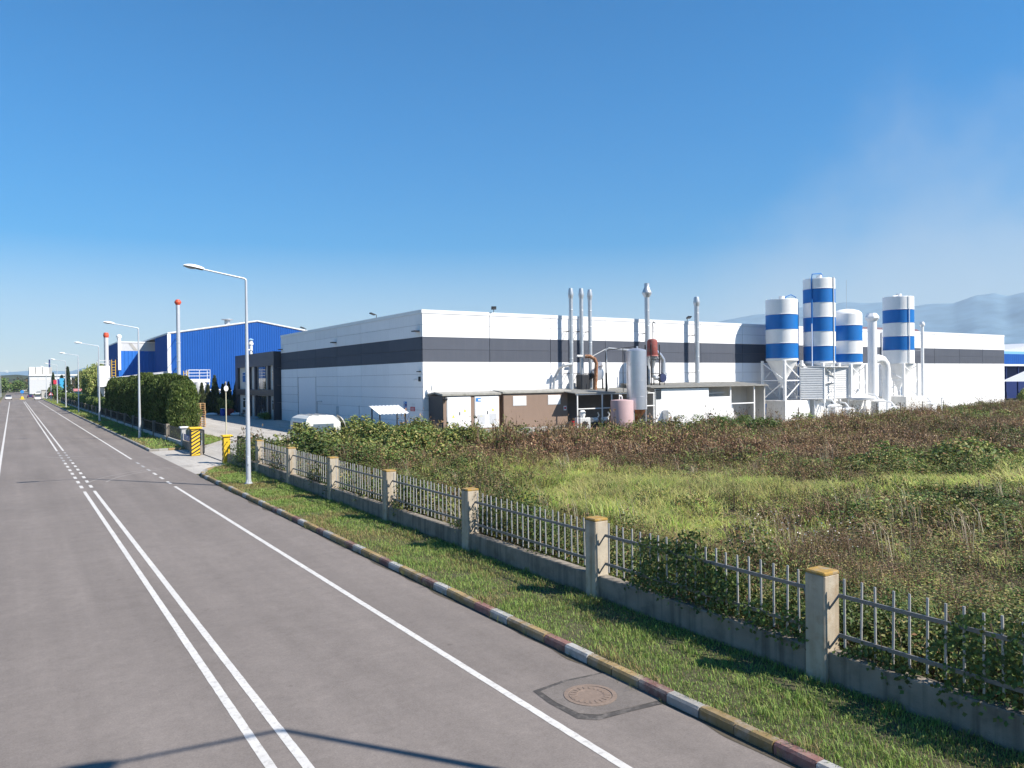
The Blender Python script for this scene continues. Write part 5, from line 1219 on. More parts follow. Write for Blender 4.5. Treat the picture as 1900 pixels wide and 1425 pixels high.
def car(label, x, y, rz, paint, roofm):
    t = thing('car', label, 'car', (x, y, 0), 'cars at the far junction', rz)
    mb = MB(); mb.prism([(-.86, -2.1, .35), (-.86, 2.1, .35), (-.86, 2.05, .85), (-.86, .9, .98), (-.86, -1.9, 1.0), (-.86, -2.12, .8)], (1.72, 0, 0)); mb.build('body', paint, t, local=True)
    mb = MB(); mb.prism([(-.72, -1.75, 1.0), (-.72, .85, .98), (-.66, .2, 1.45), (-.66, -1.2, 1.48)], (1.42, 0, 0)); c = mb.build('cabin', M_glass, t, local=True)
    mb = MB(); mb.box(-.66, -1.2, 1.482, .66, .2, 1.51); mb.build('roof', roofm, c, local=True)
    for sx in (-.8, .8):
        for yy in (-1.35, 1.35):
            mb = MB(); mb.cyl((sx - .1, yy, .32), (sx + .1, yy, .32), .32, n=14); w = mb.build('wheel', M_black, t, local=True)
    for sx in (-.62, .62):
        mb = MB(); mb.box(sx - .16, -2.13, .68, sx + .16, -2.09, .84); mb.build('tail_light', M_signred, t, local=True)
        mb = MB(); mb.box(sx - .16, 2.06, .66, sx + .16, 2.11, .82); mb.build('headlight', M_glassd, t, local=True)
M_carw, M_card, M_carg = mat('car_white', (.75, .75, .75), .25, var=.02, coat=.5), mat('car_navy', (.02, .03, .1), .25, var=.05, coat=.5), mat('car_grey', (.3, .31, .33), .25, var=.03, coat=.5)
car('white car waiting in the right lane at the far junction', 6.6, 283, 0, M_carw, M_card)
car('dark blue car just ahead of the waiting white car', 5.4, 330, 0, M_card, M_carg)
car('white car coming round the left side of the far junction', -1.1, 302, R(180), M_carw, M_card)
car('white car parked at the end of the road', 10.2, 440, R(90), M_carw, M_carw)
t = thing('keep_right_sign', 'blue round traffic sign on a yellow island at the junction', 'sign', (2.7, 305, 0))
mb = MB(); mb.bar((2.7, 305, 0), (2.7, 305, 2.6), .08); mb.build('post', M_steel, t)
mb = MB(); mb.lathe(0, 0, [(.55, 0), (.55, .05)], 20); mb.v = [(2.7 + x, 304.9 + z, 2.5 + y) for x, y, z in mb.v]; mb.build('disc', M_signlb, t)
mb = MB(); mb.cbox(2.3, 304.6, 0, 3.1, 305.4, .9, .1); mb.build('bollard', M_yel, t)
t = thing('warning_sign', 'red edged triangular road sign on the far verge', 'sign', (9.4, 262, 0))
mb = MB(); mb.bar((9.4, 262, 0), (9.4, 262, 2.2), .07); mb.build('post', M_steel, t)
mb = MB(); mb.prism([(8.8, 261.9, 1.7), (10.0, 261.9, 1.7), (9.4, 261.9, 2.8)], (0, -.04, 0)); mb.build('plate', M_signred, t)
mb = MB(); mb.prism([(9.02, 261.85, 1.82), (9.78, 261.85, 1.82), (9.4, 261.85, 2.52)], (0, -.02, 0)); mb.build('face', M_signw, t)
t = thing('parapet_wall', 'long pale parapet wall closing the end of the road', 'wall', (-5, 760, 0))
mb = MB(); mb.box(-40, 760, -.1, 22, 761, 2.4); mb.build('wall', M_cream, t)
t = thing('roadside_building', 'grey concrete building at the left picture edge', 'building', (-8, 300, 0))
mb = MB(); mb.box(-16, 296, -.1, -5.2, 330, 9.0); mb.build('wall', M_shedc, t)
for k in range(3): mb = MB(); mb.box(-16.2, 295.8, 2.5 + k * 2.6, -5.0, 330.2, 2.8 + k * 2.6); mb.build('ledge', M_paintg, t)
for k in range(3): fwin(t, -9.5, 296, .8 + k * 2.6, 2.6, 1.4, M_glass)
mb = MB(); mb.box(-10, 295.9, 0, -8.6, 295.99, 2.2); mb.build('door', M_dark, t)
mb = MB(); mb.box(8.6, 318, 0, 12.0, 322, 2.8); mb.box(8.4, 317.8, 2.8, 12.2, 322.2, 3.0)
one('bus_shelter', 'dark bus shelter at the far end of the right verge', 'shelter', mb, M_shedc, (10.3, 320, 0))
# ---------------------------------------------------------------- mountains and wooded hills
def ridge(name, table, dist, foot, back, m, label, naz, nr, rough, seed, az_pad):
    px = np.array([p[0] for p in table], float); py = np.array([p[1] for p in table], float)
    azt = YAW + np.arctan((px - 950) / 1430.0)
    hz = 704 - .0112 * (px - 950)
    elev = (hz - py) / 1430.0 * np.cos(azt - YAW)
    az = np.linspace(azt[0], azt[-1], naz); ht = np.interp(az, azt, elev) * dist + CH
    V = np.zeros((naz, nr, 3)); rr = np.linspace(foot, back, nr)
    for j, r in enumerate(rr):
        u = (r - foot) / (dist - foot) if r <= dist else 1 - (r - dist) / (back - dist) * 0.9
        s = max(0, u) ** 1.25
        x, y = r * np.sin(az), r * np.cos(az); q = dist / 3000
        nz = (vnoise(x, y, 420 * q, seed) - .5) * .55 + (vnoise(x, y, 150 * q, seed + 1) - .5) * .28 + (vnoise(x, y, 60 * q, seed + 2) - .5) * .12
        V[:, j, 0], V[:, j, 1] = x, y
        V[:, j, 2] = ht * s * (1 + nz * rough * (1 - s * .85)) + (vnoise(x, y, 70 * q, seed + 3) - .5) * ht * .035 * s - 1.0 * (1 - s)
    q = np.arange(naz * nr).reshape(naz, nr)
    a, b, c, d = q[:-1, :-1].ravel(), q[1:, :-1].ravel(), q[1:, 1:].ravel(), q[:-1, 1:].ravel()
    o = trimesh(name, V.reshape(-1, 3), np.concatenate([np.stack([a, b, c], 1), np.stack([a, c, d], 1)]), None, m)
    o.data.polygons.foreach_set('use_smooth', [True] * len(o.data.polygons))
    return tag(o, label, 'mountain' if dist > 2000 else 'hill', kind='structure')
M_mount = mat('hazy_mountain', (0.13, 0.22, 0.30), 0.95, var=0.35, scale=0.008)  # pale blue base: distance haze put into the forest colour
M_hill = mat('wooded_hill', (0.045, 0.055, 0.03), 0.95, var=0.5, scale=0.03)
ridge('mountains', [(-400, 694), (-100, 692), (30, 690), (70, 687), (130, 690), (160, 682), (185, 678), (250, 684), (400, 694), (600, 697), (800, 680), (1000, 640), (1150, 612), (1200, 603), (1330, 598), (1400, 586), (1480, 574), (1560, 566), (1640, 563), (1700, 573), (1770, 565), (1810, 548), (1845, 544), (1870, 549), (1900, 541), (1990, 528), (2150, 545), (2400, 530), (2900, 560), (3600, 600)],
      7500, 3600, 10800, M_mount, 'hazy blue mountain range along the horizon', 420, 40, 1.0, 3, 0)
ridge('wooded_hills', [(-600, 697), (-250, 694), (0, 695), (30, 693), (60, 696), (100, 698), (150, 699), (220, 700), (400, 703), (700, 702)],
      1150, 800, 1500, M_hill, 'dark wooded low hills at the end of the road', 160, 16, .8, 9, 0)

# ---------------------------------------------------------------- foliage kit
def unit(v): return v / np.maximum(np.linalg.norm(v, axis=-1, keepdims=True), 1e-9)
def jit(cols, n, amt=.22, hue=.08):
    c = np.asarray(cols, float)[rng.integers(0, len(cols), n)]
    return np.clip(c * (1 + (rng.random((n, 1)) - .5) * 2 * amt) * (1 + (rng.random((n, 3)) - .5) * 2 * hue), 0.002, 1)
def leaf_cards(P, A, N, L, Wd, C):
    """pointed two-triangle leaves: base P, axis A, face normal N, length L, half-width Wd, colour C per leaf"""
    n = len(P); L = np.broadcast_to(L, (n,))[:, None]; Wd = np.broadcast_to(Wd, (n,))[:, None]
    B = unit(np.cross(A, N)); D = N * L * .12
    V = np.stack([P, P + A * L * .45 + B * Wd + D, P + A * L, P + A * L * .45 - B * Wd + D], 1).reshape(-1, 3)
    o = (np.arange(n) * 4)[:, None]
    T = np.concatenate([o + [0, 1, 2], o + [0, 2, 3]])
    return V, T, np.repeat(C, 4, 0)
def blades(P, h, lean, w, C):
    n = len(P); h = h[:, None]; l = lean
    s = unit(np.stack([-l[:, 1] + 1e-3, l[:, 0], np.zeros(n)], 1)) * np.broadcast_to(w, (n,))[:, None]
    up = np.array([0, 0, 1.0]); l3 = np.concatenate([l, np.zeros((n, 1))], 1)
    mid = P + up * h * .62 + l3 * h * .28; tip = P + up * h * .88 + l3 * h * .85
    V = np.stack([P - s, P + s, mid + s * .75, mid - s * .75, tip], 1).reshape(-1, 3)
    o = (np.arange(n) * 5)[:, None]
    return V, np.concatenate([o + [0, 1, 2], o + [0, 2, 3], o + [3, 2, 4]]), np.repeat(C, 5, 0)
def join(parts):
    V, T, C, k = [], [], [], 0
    for v, t, c in parts:
        V.append(v); T.append(t + k); C.append(c); k += len(v)
    return np.concatenate(V), np.concatenate(T), np.concatenate(C)
def rdir(n, up=0.0):
    v = rng.normal(size=(n, 3)); v[:, 2] += up; return unit(v)
def place(tmpl, pos, scale, tint, rot=None):
    """copies of templates at positions (numpy merge)"""
    n = len(pos)
    if n == 0: return None
    which = rng.integers(0, len(tmpl), n); th = rng.random(n) * 2 * math.pi if rot is None else rot
    out = []
    for k, (V, T, C) in enumerate(tmpl):
        ix = np.where(which == k)[0]
        if len(ix) == 0: continue
        c, s = np.cos(th[ix])[:, None], np.sin(th[ix])[:, None]; sc = scale[ix]
        x = (V[None, :, 0] * c - V[None, :, 1] * s) * sc[:, :1]; y = (V[None, :, 0] * s + V[None, :, 1] * c) * sc[:, :1]; z = V[None, :, 2] * sc[:, 1:2]
        W = np.stack([x, y, z], 2) + pos[ix][:, None, :]
        Tn = T[None] + (np.arange(len(ix)) * len(V))[:, None, None]
        Cn = C[None] * tint[ix][:, None, :]
        out.append((W.reshape(-1, 3), Tn.reshape(-1, 3), Cn.reshape(-1, 3)))
    return join(out)

G_BRIGHT = [(.25, .30, .06), (.20, .27, .05), (.31, .33, .08), (.16, .23, .045), (.34, .32, .12)]
G_OLIVE = [(.24, .25, .07), (.30, .29, .09), (.18, .21, .055), (.34, .31, .12), (.14, .18, .05)]
G_DARK = [(.11, .17, .045), (.075, .13, .035), (.15, .21, .055), (.12, .155, .05)]
B_RED = [(.33, .19, .105), (.25, .14, .08), (.40, .25, .15), (.21, .125, .07), (.28, .2, .09)]
BROWN = [(.30, .19, .10), (.23, .135, .075), (.38, .26, .15), (.18, .11, .06), (.33, .24, .11)]
STRAW = [(.36, .30, .20), (.30, .25, .17), (.42, .37, .28)]

def t_grass(L, nb, cols):
    P = np.zeros((nb, 3)); P[:, :2] = rng.normal(size=(nb, 2)) * .14
    lean = np.array([[.55, .45]]) + rng.normal(size=(nb, 2)) * .38
    return blades(P, rng.uniform(.45, .95, nb), lean, .0065 * L, jit(cols, nb))
def t_bramble(L, n, cols, flat=.75):
    d = rdir(n, .35); d[:, 2] = np.abs(d[:, 2]); r = rng.uniform(.35, 1.0, n) ** .5
    P = d * r[:, None] * np.array([.42, .42, .5 * flat / .75]); N = unit(d + rng.normal(size=(n, 3)) * .55 + [0, 0, .35]); A = unit(np.cross(N, rdir(n)))
    return leaf_cards(P, A, N, rng.uniform(.045, .075, n) * L, rng.uniform(.016, .026, n) * L, jit(cols, n))
def t_weed(L, n, cols, stems=6):
    parts = []
    S = np.zeros((stems, 3)); S[:, :2] = rng.normal(size=(stems, 2)) * .10
    ln = rng.normal(size=(stems, 2)) * .22; hs = rng.uniform(.65, 1.25, stems)
    parts.append(blades(S, hs, ln, .006 * L, jit([(.13, .075, .045), (.2, .14, .09)], stems)))
    k = rng.integers(0, stems, n); u = rng.uniform(.25, 1.0, n) ** .8
    l3 = np.concatenate([ln, np.zeros((stems, 1))], 1)
    P = S[k] + np.array([0, 0, 1.0]) * (hs[k] * u * .9)[:, None] + l3[k] * (hs[k] * u ** 1.6 * .8)[:, None] + rng.normal(size=(n, 3)) * np.array([.07, .07, .03])
    N = rdir(n); A = unit(rng.normal(size=(n, 3)) * .7 + [0, 0, .6])
    parts.append(leaf_cards(P, A, unit(np.cross(A, N)), rng.uniform(.035, .075, n) * L, rng.uniform(.007, .013, n) * L, jit(cols, n)))
    return join(parts)
def t_stalk(L, n):
    P = np.zeros((n, 3)); P[:, :2] = rng.normal(size=(n, 2)) * .12
    return blades(P, rng.uniform(.9, 1.7, n), np.array([[-.25, .1]]) + rng.normal(size=(n, 2)) * .22, .0065 * L, jit(STRAW, n))
LODS = [(0, 24, 1.05, 1.0), (24, 44, 1.6, .85), (44, 150, 2.4, .62)]
fx, fy = [], []
def in_view(x, y, pad=.16):
    a = np.arctan2(x, y) - YAW
    return (np.abs(a) < math.atan(950 / 1430.0) + pad)
def scatter(dens, d0, d1, box):
    n = int((box[1] - box[0]) * (box[3] - box[2]) * dens)
    x = rng.uniform(box[0], box[1], n); y = rng.uniform(box[2], box[3], n); d = np.hypot(x, y)
    k = (d >= d0) & (d < d1) & in_view(x, y) & (x > 10.85)
    lim = np.where(x < 27, 46.5 + (x - 11) * .55, 52.4) + (vnoise(x, y, 3, 5) - .5) * 1.5
    lim = np.where(x > 48, 51.5 - np.clip((x - 48) / 20, 0, 1) * 2.5 + (vnoise(x, y, 4, 6) - .5) * 1.6, lim)
    lim = np.where(x > 99, 56.6 + (vnoise(x, y, 2, 8) - .5), lim)
    k &= (y < lim)
    return x[k], y[k]
def blob(x, y, cx, cy, rx, ry, rot=0.0):
    c, s = math.cos(rot), math.sin(rot); u = ((x - cx) * c + (y - cy) * s) / rx; v = (-(x - cx) * s + (y - cy) * c) / ry
    return np.exp(-(u * u + v * v))
def zones(x, y):
    n1, n2, n3 = vnoise(x, y, 5, 11), vnoise(x, y, 6.5, 12), vnoise(x, y, 4.5, 13)
    grass = 1.5 * blob(x, y, 22, 27, 5, 9, -.25) + 1.1 * blob(x, y, 17.5, 19.5, 2.6, 4) + 1.0 * blob(x, y, 33, 17.5, 9, 1.9, -.25) + 1.0 * blob(x, y, 25.5, 21, 3.5, 3) + .75 * n1 - .25
    weed = .54 + .8 * (n2 - .4) + .9 * blob(x, y, 31, 37, 8, 8) + .7 * blob(x, y, 42, 33, 10, 8) + .35 * blob(x, y, 20, 13.5, 4, 2.0, -.5) + .5 * blob(x, y, 60, 40, 18, 8)
    bram = .55 + .8 * (n3 - .4) + 1.6 * blob(x, y, 19, 46, 6, 7) + 2.2 * blob(x, y, 44, 49.5, 2.8, 2.4) + 2.4 * blob(x, y, 52, 46.5, 6.5, 4) + 1.2 * blob(x, y, 40, 21.5, 5.5, 3, -.6) + .75 * blob(x, y, 11.8, 16, 2.2, 16) + .6 * blob(x, y, 15.5, 8, 6, 4.5) + .45 * blob(x, y, 26, 14, 6, 3)
    return grass, weed, bram
def veg_height(x, y):
    h = .62 + .5 * (vnoise(x, y, 7, 21) - .4) + .3 * (vnoise(x, y, 2.6, 22) - .5)
    h += 1.35 * blob(x, y, 21.5, 51, 6.5, 5.5) + .5 * blob(x, y, 15, 42, 3, 6) + .7 * blob(x, y, 44, 50, 2.6, 2) + 1.15 * blob(x, y, 52, 47, 6, 3.2) + .6 * blob(x, y, 40, 21.5, 5, 3, -.6) + .45 * blob(x, y, 33, 40, 9, 7) + .80 * np.exp(-((x - 11.3) / 1.2) ** 2) * (.5 + .8 * vnoise(x, y, 1.7, 25))
    cl = vnoise(x, y, 1.1, 23); h *= .48 + 1.0 * cl * cl + .35 * (vnoise(x, y, 2.4, 24) > .6)
    return np.clip(h, .25, 2.4)
acc = {'grass': [], 'weed': [], 'bram': [], 'stalk': []}
for li, (d0, d1, L, q) in enumerate(LODS):
    nT = 7
    TG = [t_grass(L, int(24 * q), G_BRIGHT) for _ in range(nT)]
    TG2 = [t_grass(L, int(22 * q), G_OLIVE + [(.2, .17, .07)]) for _ in range(nT)]
    TB = [t_bramble(L, int(50 * q), G_OLIVE + G_DARK + [(.27, .17, .08)]) for _ in range(nT)]
    TB2 = [t_bramble(L, int(50 * q), G_DARK + [(.1, .13, .03)]) for _ in range(nT)]
    TW = [t_weed(L, int(40 * q), BROWN + [(.2, .17, .07)]) for _ in range(nT)]
    TWR = [t_weed(L, int(40 * q), B_RED, 7) for _ in range(nT)]
    TW2 = [t_weed(L, int(36 * q), G_OLIVE + BROWN[:2]) for _ in range(nT)]
    TS = [t_stalk(L, 7) for _ in range(4)]
    x, y = scatter((20, 10, 4.0)[li], d0, d1, (10.8, 130 if li == 2 else 46, -3 if li == 0 else 2, 57))
    g, w, b = zones(x, y); sel = np.argmax(np.stack([g, w, b], 1) + rng.normal(size=(len(x), 3)) * .27, 1)
    h = veg_height(x, y); big = (1.0, 1.15, 1.45)[li]
    n = len(x); pos = np.stack([x, y, np.zeros(n)], 1)
    br = ((.60 + .55 * vnoise(x, y, 1.6, 31) + .3 * rng.random(n)) * (.70 + .42 * vnoise(x, y, 5.5, 32)) * (1 - .25 * np.exp(-((x - 11) / 5) ** 2)))[:, None] * (1 + (rng.random((n, 3)) - .5) * .16)  # tint darkens towards the fence, painting self-shadow into the plants
    rot = rng.normal(size=n) * .35
    gm = sel == 0; pale = vnoise(x, y, 2.2, 33) + (rng.random(n) - .5) * .5 < .52
    for mask, T, key, rr, sx, sz in ((gm & ~pale, TG, 'grass', rot, 1.0, h * 1.05), (gm & pale, TG2, 'grass', rot, 1.0, h * 1.0),):
        ix = np.where(mask)[0]; r = place(T, pos[ix], np.stack([np.full(len(ix), big) * rng.uniform(.85, 1.2, len(ix)), sz[ix] * rng.uniform(.8, 1.2, len(ix))], 1), br[ix], rr[ix])
        if r: acc[key].append(r)
    wm = sel == 1; gr = (vnoise(x, y, 4, 34) < .42)
    red = blob(x, y, 33, 38, 11, 9) + .4 * blob(x, y, 60, 44, 20, 7) + (vnoise(x, y, 3.2, 36) - .5) * .7 + rng.normal(size=n) * .15 > .5
    gr &= ~(red & (rng.random(n) < .45))
    for mask, T in ((wm & ~gr & ~red, TW), (wm & ~gr & red, TWR), (wm & gr, TW2)):
        ix = np.where(mask)[0]; r = place(T, pos[ix], np.stack([big * rng.uniform(.8, 1.3, len(ix)), h[ix] * rng.uniform(.85, 1.5, len(ix))], 1), br[ix])
        if r: acc['weed'].append(r)
    bm = sel == 2; dk = (vnoise(x, y, 3, 35) < .40)
    for mask, T in ((bm & ~dk, TB), (bm & dk, TB2)):
        ix = np.where(mask)[0]; p2 = pos[ix].copy(); hh = h[ix]
        p2[:, 2] = np.clip(hh - .55, 0, 3) * rng.random(len(ix)) ** .45
        r = place(T, p2, np.stack([big * rng.uniform(.8, 1.35, len(ix)), np.minimum(hh, 1.0) * rng.uniform(.8, 1.25, len(ix)) * 1.1], 1), br[ix])
        if r: acc['bram'].append(r)
    ex = np.where((x < 13) & (bm | (rng.random(n) < .5)))[0]
    p3 = pos[ex].copy(); p3[:, 2] = np.clip(h[ex] - .45, 0, 2) * rng.random(len(ex)) ** .5
    r = place(TB + TB2, p3, np.stack([big * rng.uniform(.8, 1.2, len(ex)), rng.uniform(.7, 1.1, len(ex))], 1), br[ex] * .75)  # fence-side copies tinted darker for the deep shade among the brambles
    if r: acc['bram'].append(r)
    # brown and olive understorey so that no bare soil shows
    ns = rng.random(n) < .2; ix = np.where(ns)[0]
    r = place(TW2, pos[ix], np.stack([np.full(len(ix), big), h[ix] * .6], 1), br[ix])
    if r: acc['weed'].append(r)
    ix = np.where((vnoise(x, y, 2.0, 41) > .80) & (rng.random(n) < .10) & (sel != 0))[0]
    r = place(TS, pos[ix], np.stack([np.ones(len(ix)), rng.uniform(.7, 1.15, len(ix)) * np.clip(h[ix] + .25, .5, 1.3)], 1), np.ones((len(ix), 3)), rot[ix])
    if r: acc['stalk'].append(r)
n = 620; x = rng.uniform(34, 112, n); y = np.where(x > 66, 46.5, 47.5) + rng.random(n) * 4.0; k = in_view(x, y) & (vnoise(x, y, 3.0, 77) > .45); x, y = x[k], y[k]
TK = [t_weed(1.7, 20, [(.16, .10, .06), (.12, .08, .05), (.2, .15, .08)], 3) for _ in range(6)]
acc['weed'].append(place(TK, np.stack([x, y, np.zeros(len(x))], 1), np.stack([rng.uniform(.9, 1.5, len(x)), rng.uniform(1.0, 2.0, len(x))], 1), np.ones((len(x), 3))))
# extra tall thicket layers by the carport
n = 2600; x = rng.uniform(13.2, 29, n); y = rng.uniform(40, 56, n)
k = (blob(x, y, 21.5, 50.5, 8, 6.5) > .35) & (y < 47.5 + (x - 11) * .55); x, y = x[k], y[k]; h = veg_height(x, y)
TT = [t_bramble(2.3, 46, G_OLIVE + G_DARK + [(.2, .2, .05)]) for _ in range(8)]
pos = np.stack([x, y, np.clip(h - .5, 0, 3) * rng.random(len(x)) ** .35], 1)
acc['bram'].append(place(TT, pos, np.stack([rng.uniform(1.1, 1.7, len(x)), rng.uniform(.9, 1.4, len(x))], 1), np.ones((len(x), 3)) * rng.uniform(.85, 1.2, (len(x), 1))))
for key, nm, lab, cat, m in (('grass', 'field_grass', 'long bright green grass bent by the wind in the vacant plot', 'grass', M_grass), ('weed', 'dry_weeds', 'rust brown dry weeds covering the vacant plot', 'weeds', M_leaf),
                             ('bram', 'brambles', 'olive green brambles mounded over the vacant plot and along the fence', 'brambles', M_leaf), ('stalk', 'dead_stalks', 'pale bare dead stalks leaning in the vacant plot', 'stalks', M_grass)):
    V, T, C = join(acc[key]); tag(trimesh(nm, V, T, C, m), lab, cat, kind='stuff')
    print(nm, len(T))

V, T, C = [], [], []
fans = [(16.3, 18.4), (15.8, 17.6), (17.0, 13.8), (17.4, 13.2), (23.9, 15.3), (24.3, 15.9), (36.4, 25.5), (21.4, 10.6), (15.2, 19.5), (14.9, 21.0), (30, 33), (27, 36.5), (34, 31), (18.5, 11.2)]
parts = []
for fx_, fy_ in fans:
    m = int(rng.integers(10, 20)); P = np.zeros((m, 3)); P[:, 0] = fx_ + rng.normal(size=m) * .3; P[:, 1] = fy_ + rng.normal(size=m) * .3
    parts.append(blades(P, rng.uniform(1.0, 1.75, m), np.array([[-.35, .15]]) + rng.normal(size=(m, 2)) * .16, .008, jit(STRAW, m)))
n = 190; P = np.stack([17.6 + rng.normal(size=n) * 1.5, 13.4 + rng.normal(size=n) * 1.1, rng.uniform(.45, .95, n)], 1)
parts.append(leaf_cards(P, rdir(n, .3), rdir(n), rng.uniform(.03, .06, n), .018, jit([(.62, .56, .5), (.5, .45, .4)], n)))
V, T, C = join(parts); tag(trimesh('seed_stalks', V, T, C, M_grass), 'fans of pale straw stalks and whitish seed heads standing out of the brown weeds', 'stalks', kind='stuff')
# grass on the verges
def verge_grass(name, x0, x1, y0, y1, n, hh, label, L=1.0, cond=None):
    x = rng.uniform(x0, x1, n); y = y0 + (y1 - y0) * rng.random(n) ** 1.25
    k = np.ones(n, bool) if cond is None else cond(x, y)
    k &= (vnoise(x, y, .45, 51) + .35 * rng.random(n) > .30)
    x, y = x[k], y[k]; n = len(x); P = np.stack([x, y, np.full(n, .12)], 1)
    dry = vnoise(x, y, 1.3, 52); C = jit([(.155, .235, .05), (.20, .28, .065), (.115, .185, .04), (.22, .26, .08)], n)
    D = jit([(.26, .21, .10), (.22, .17, .07), (.19, .17, .06)], n); mx = (rng.random(n) < np.clip((dry - .52) * 2.4 + .35 * np.exp(-((x - 8.2) / .35) ** 2), .08, .85))
    C[mx] = D[mx]
    h = hh * rng.uniform(.4, 1.3, n) * (.35 + 1.1 * vnoise(x, y, .55, 53) + .9 * (vnoise(x, y, .3, 54) > .8)); far = np.clip(np.hypot(x, y) / 22, 1, 4)
    V, T, C = blades(P, h, rng.normal(size=(n, 2)) * .5, .0048 * L * far, C)
    return tag(trimesh(name, V, T, C, M_grass), label, 'grass', kind='stuff')
def near_ok(x, y):
    xe = np.interp(y, [41.2, 42.2, 43.3, 44.4, 45.3, 46.2], [8.2, 8.36, 8.75, 9.3, 9.9, 10.45]); return (x > xe + .02 - rng.random(len(x)) ** 5 * .16)
verge_grass('verge_grass', 8.06, 10.46, 1.5, 46.2, 130000, .085, 'short green grass on the verge beside the painted kerb', cond=near_ok)
verge_grass('verge_grass', 8.2, 10.48, 59.8, 290, 34000, .14, 'short grass on the verge in front of the conifer hedge')
verge_grass('island_grass', 12.0, 14.6, 62, 75, 9000, .12, 'dry yellow tufts on the grass island inside the gate', cond=lambda x, y: (x < np.interp(y, [60.6, 65.9, 70.5, 75], [12, 14.4, 15.1, 14.6])) & (x > 11.9))
# broader weeds growing in the verge and at the foot of the wall
n = 260; y = 6 + 38 * rng.random(n) ** 1.2; x = np.where(rng.random(n) < .35, rng.uniform(10.25, 10.45, n), rng.uniform(8.35, 10.3, n)); k = near_ok(x, y); x, y = x[k], y[k]
TV = [t_bramble(.9, 30, [(.13, .19, .04), (.1, .15, .035)], .35) for _ in range(6)]
V, T, C = place(TV, np.stack([x, y, np.full(len(x), .12)], 1), np.stack([rng.uniform(.25, .55, len(x)), rng.uniform(.2, .5, len(x))], 1), np.ones((len(x), 3)))
n = 70; yk = 6 + 34 * rng.random(n); xk = np.full(n, 8.03)
v2 = place([t_grass(.8, 16, [(.16, .2, .05), (.22, .2, .08)]) for _ in range(4)], np.stack([xk, yk, np.zeros(n)], 1), np.stack([rng.uniform(.15, .4, n), rng.uniform(.1, .28, n)], 1), np.ones((n, 3)))
V, T, C = join([(V, T, C), v2])
tag(trimesh('verge_weeds', V, T, C, M_leaf), 'small broad leaved weeds in the near verge', 'weeds', kind='stuff')

# climbing plants on the fence
def vine(label, y0, y1, z0, z1, n, depth=.16, cols=G_DARK + [(.1, .12, .03)], x0=10.56, hang=False):
    y = rng.uniform(y0, y1, n); u = (y - y0) / (y1 - y0)
    top = z0 + (z1 - z0) * (.55 + .45 * np.sin(np.pi * np.clip(u, .02, .98)) ** .6) * (.72 + .45 * vnoise(y, y * 0, .45, 61))
    z = z0 + (top - z0) * rng.random(n) ** .8; x = x0 + rng.normal(size=n) * depth
    k = vnoise(y, z, .28, 62) > .27; x, y, z = x[k], y[k], z[k]; n = len(x)
    P = np.stack([x, y, z], 1); N = unit(np.stack([np.sign(x - x0 + .02) * .7 - .2, rng.normal(size=n) * .5 - .2, rng.normal(size=n) * .4 + .35], 1)); A = unit(np.cross(N, rdir(n)) + [0, 0, -.25])
    t = thing('climbing_vine', label, 'vine', (x0, (y0 + y1) / 2, 0), 'vines on the fence')
    V, T, C = leaf_cards(P, A, N, rng.uniform(.05, .085, n), rng.uniform(.02, .032, n), jit(cols, n, .35) * .85)
    trimesh('foliage', V - np.array(LOC[t.name]), T, C, M_leaf, t)
    for k in range(5):
        yy = y0 + (y1 - y0) * (k + .5) / 5; mb = MB(); mb.tube([(x0 + .1, yy, 0), (x0 + .05, yy + .1, z0 + .2), (x0 - .03, yy - .05, (z0 + z1) / 2), (x0 + .02, yy + .12, z1 * .9)], .012, 5); mb.build('stem', M_bark, t)
V_COLS = G_DARK + G_OLIVE[:3]
vine('dense green vine covering the middle of the second nearest fence bay', 9.1, 11.8, .55, 1.85, 4600)
vine('ragged vine low at the near end of the second nearest fence bay', 7.5, 9.0, .5, 1.1, 1100)
vine('broad dark vine on the nearest fence bay at the right picture edge', 3.0, 5.7, .45, 1.75, 5000)
vine('low vine trailing over the wall right of the nearest post', 5.9, 7.05, .42, .85, 900, .13)
vine('thin vine at the fourth fence post', 23.0, 23.75, .3, 1.0, 260, .1, G_OLIVE)
vine('small vine at the foot of the third fence post', 18.5, 19.3, .5, .95, 240, .1, G_OLIVE)
vine('dark ivy clump hiding the fence next to the tallest street lamp', 41.0, 45.2, .05, 1.7, 3200, .3)

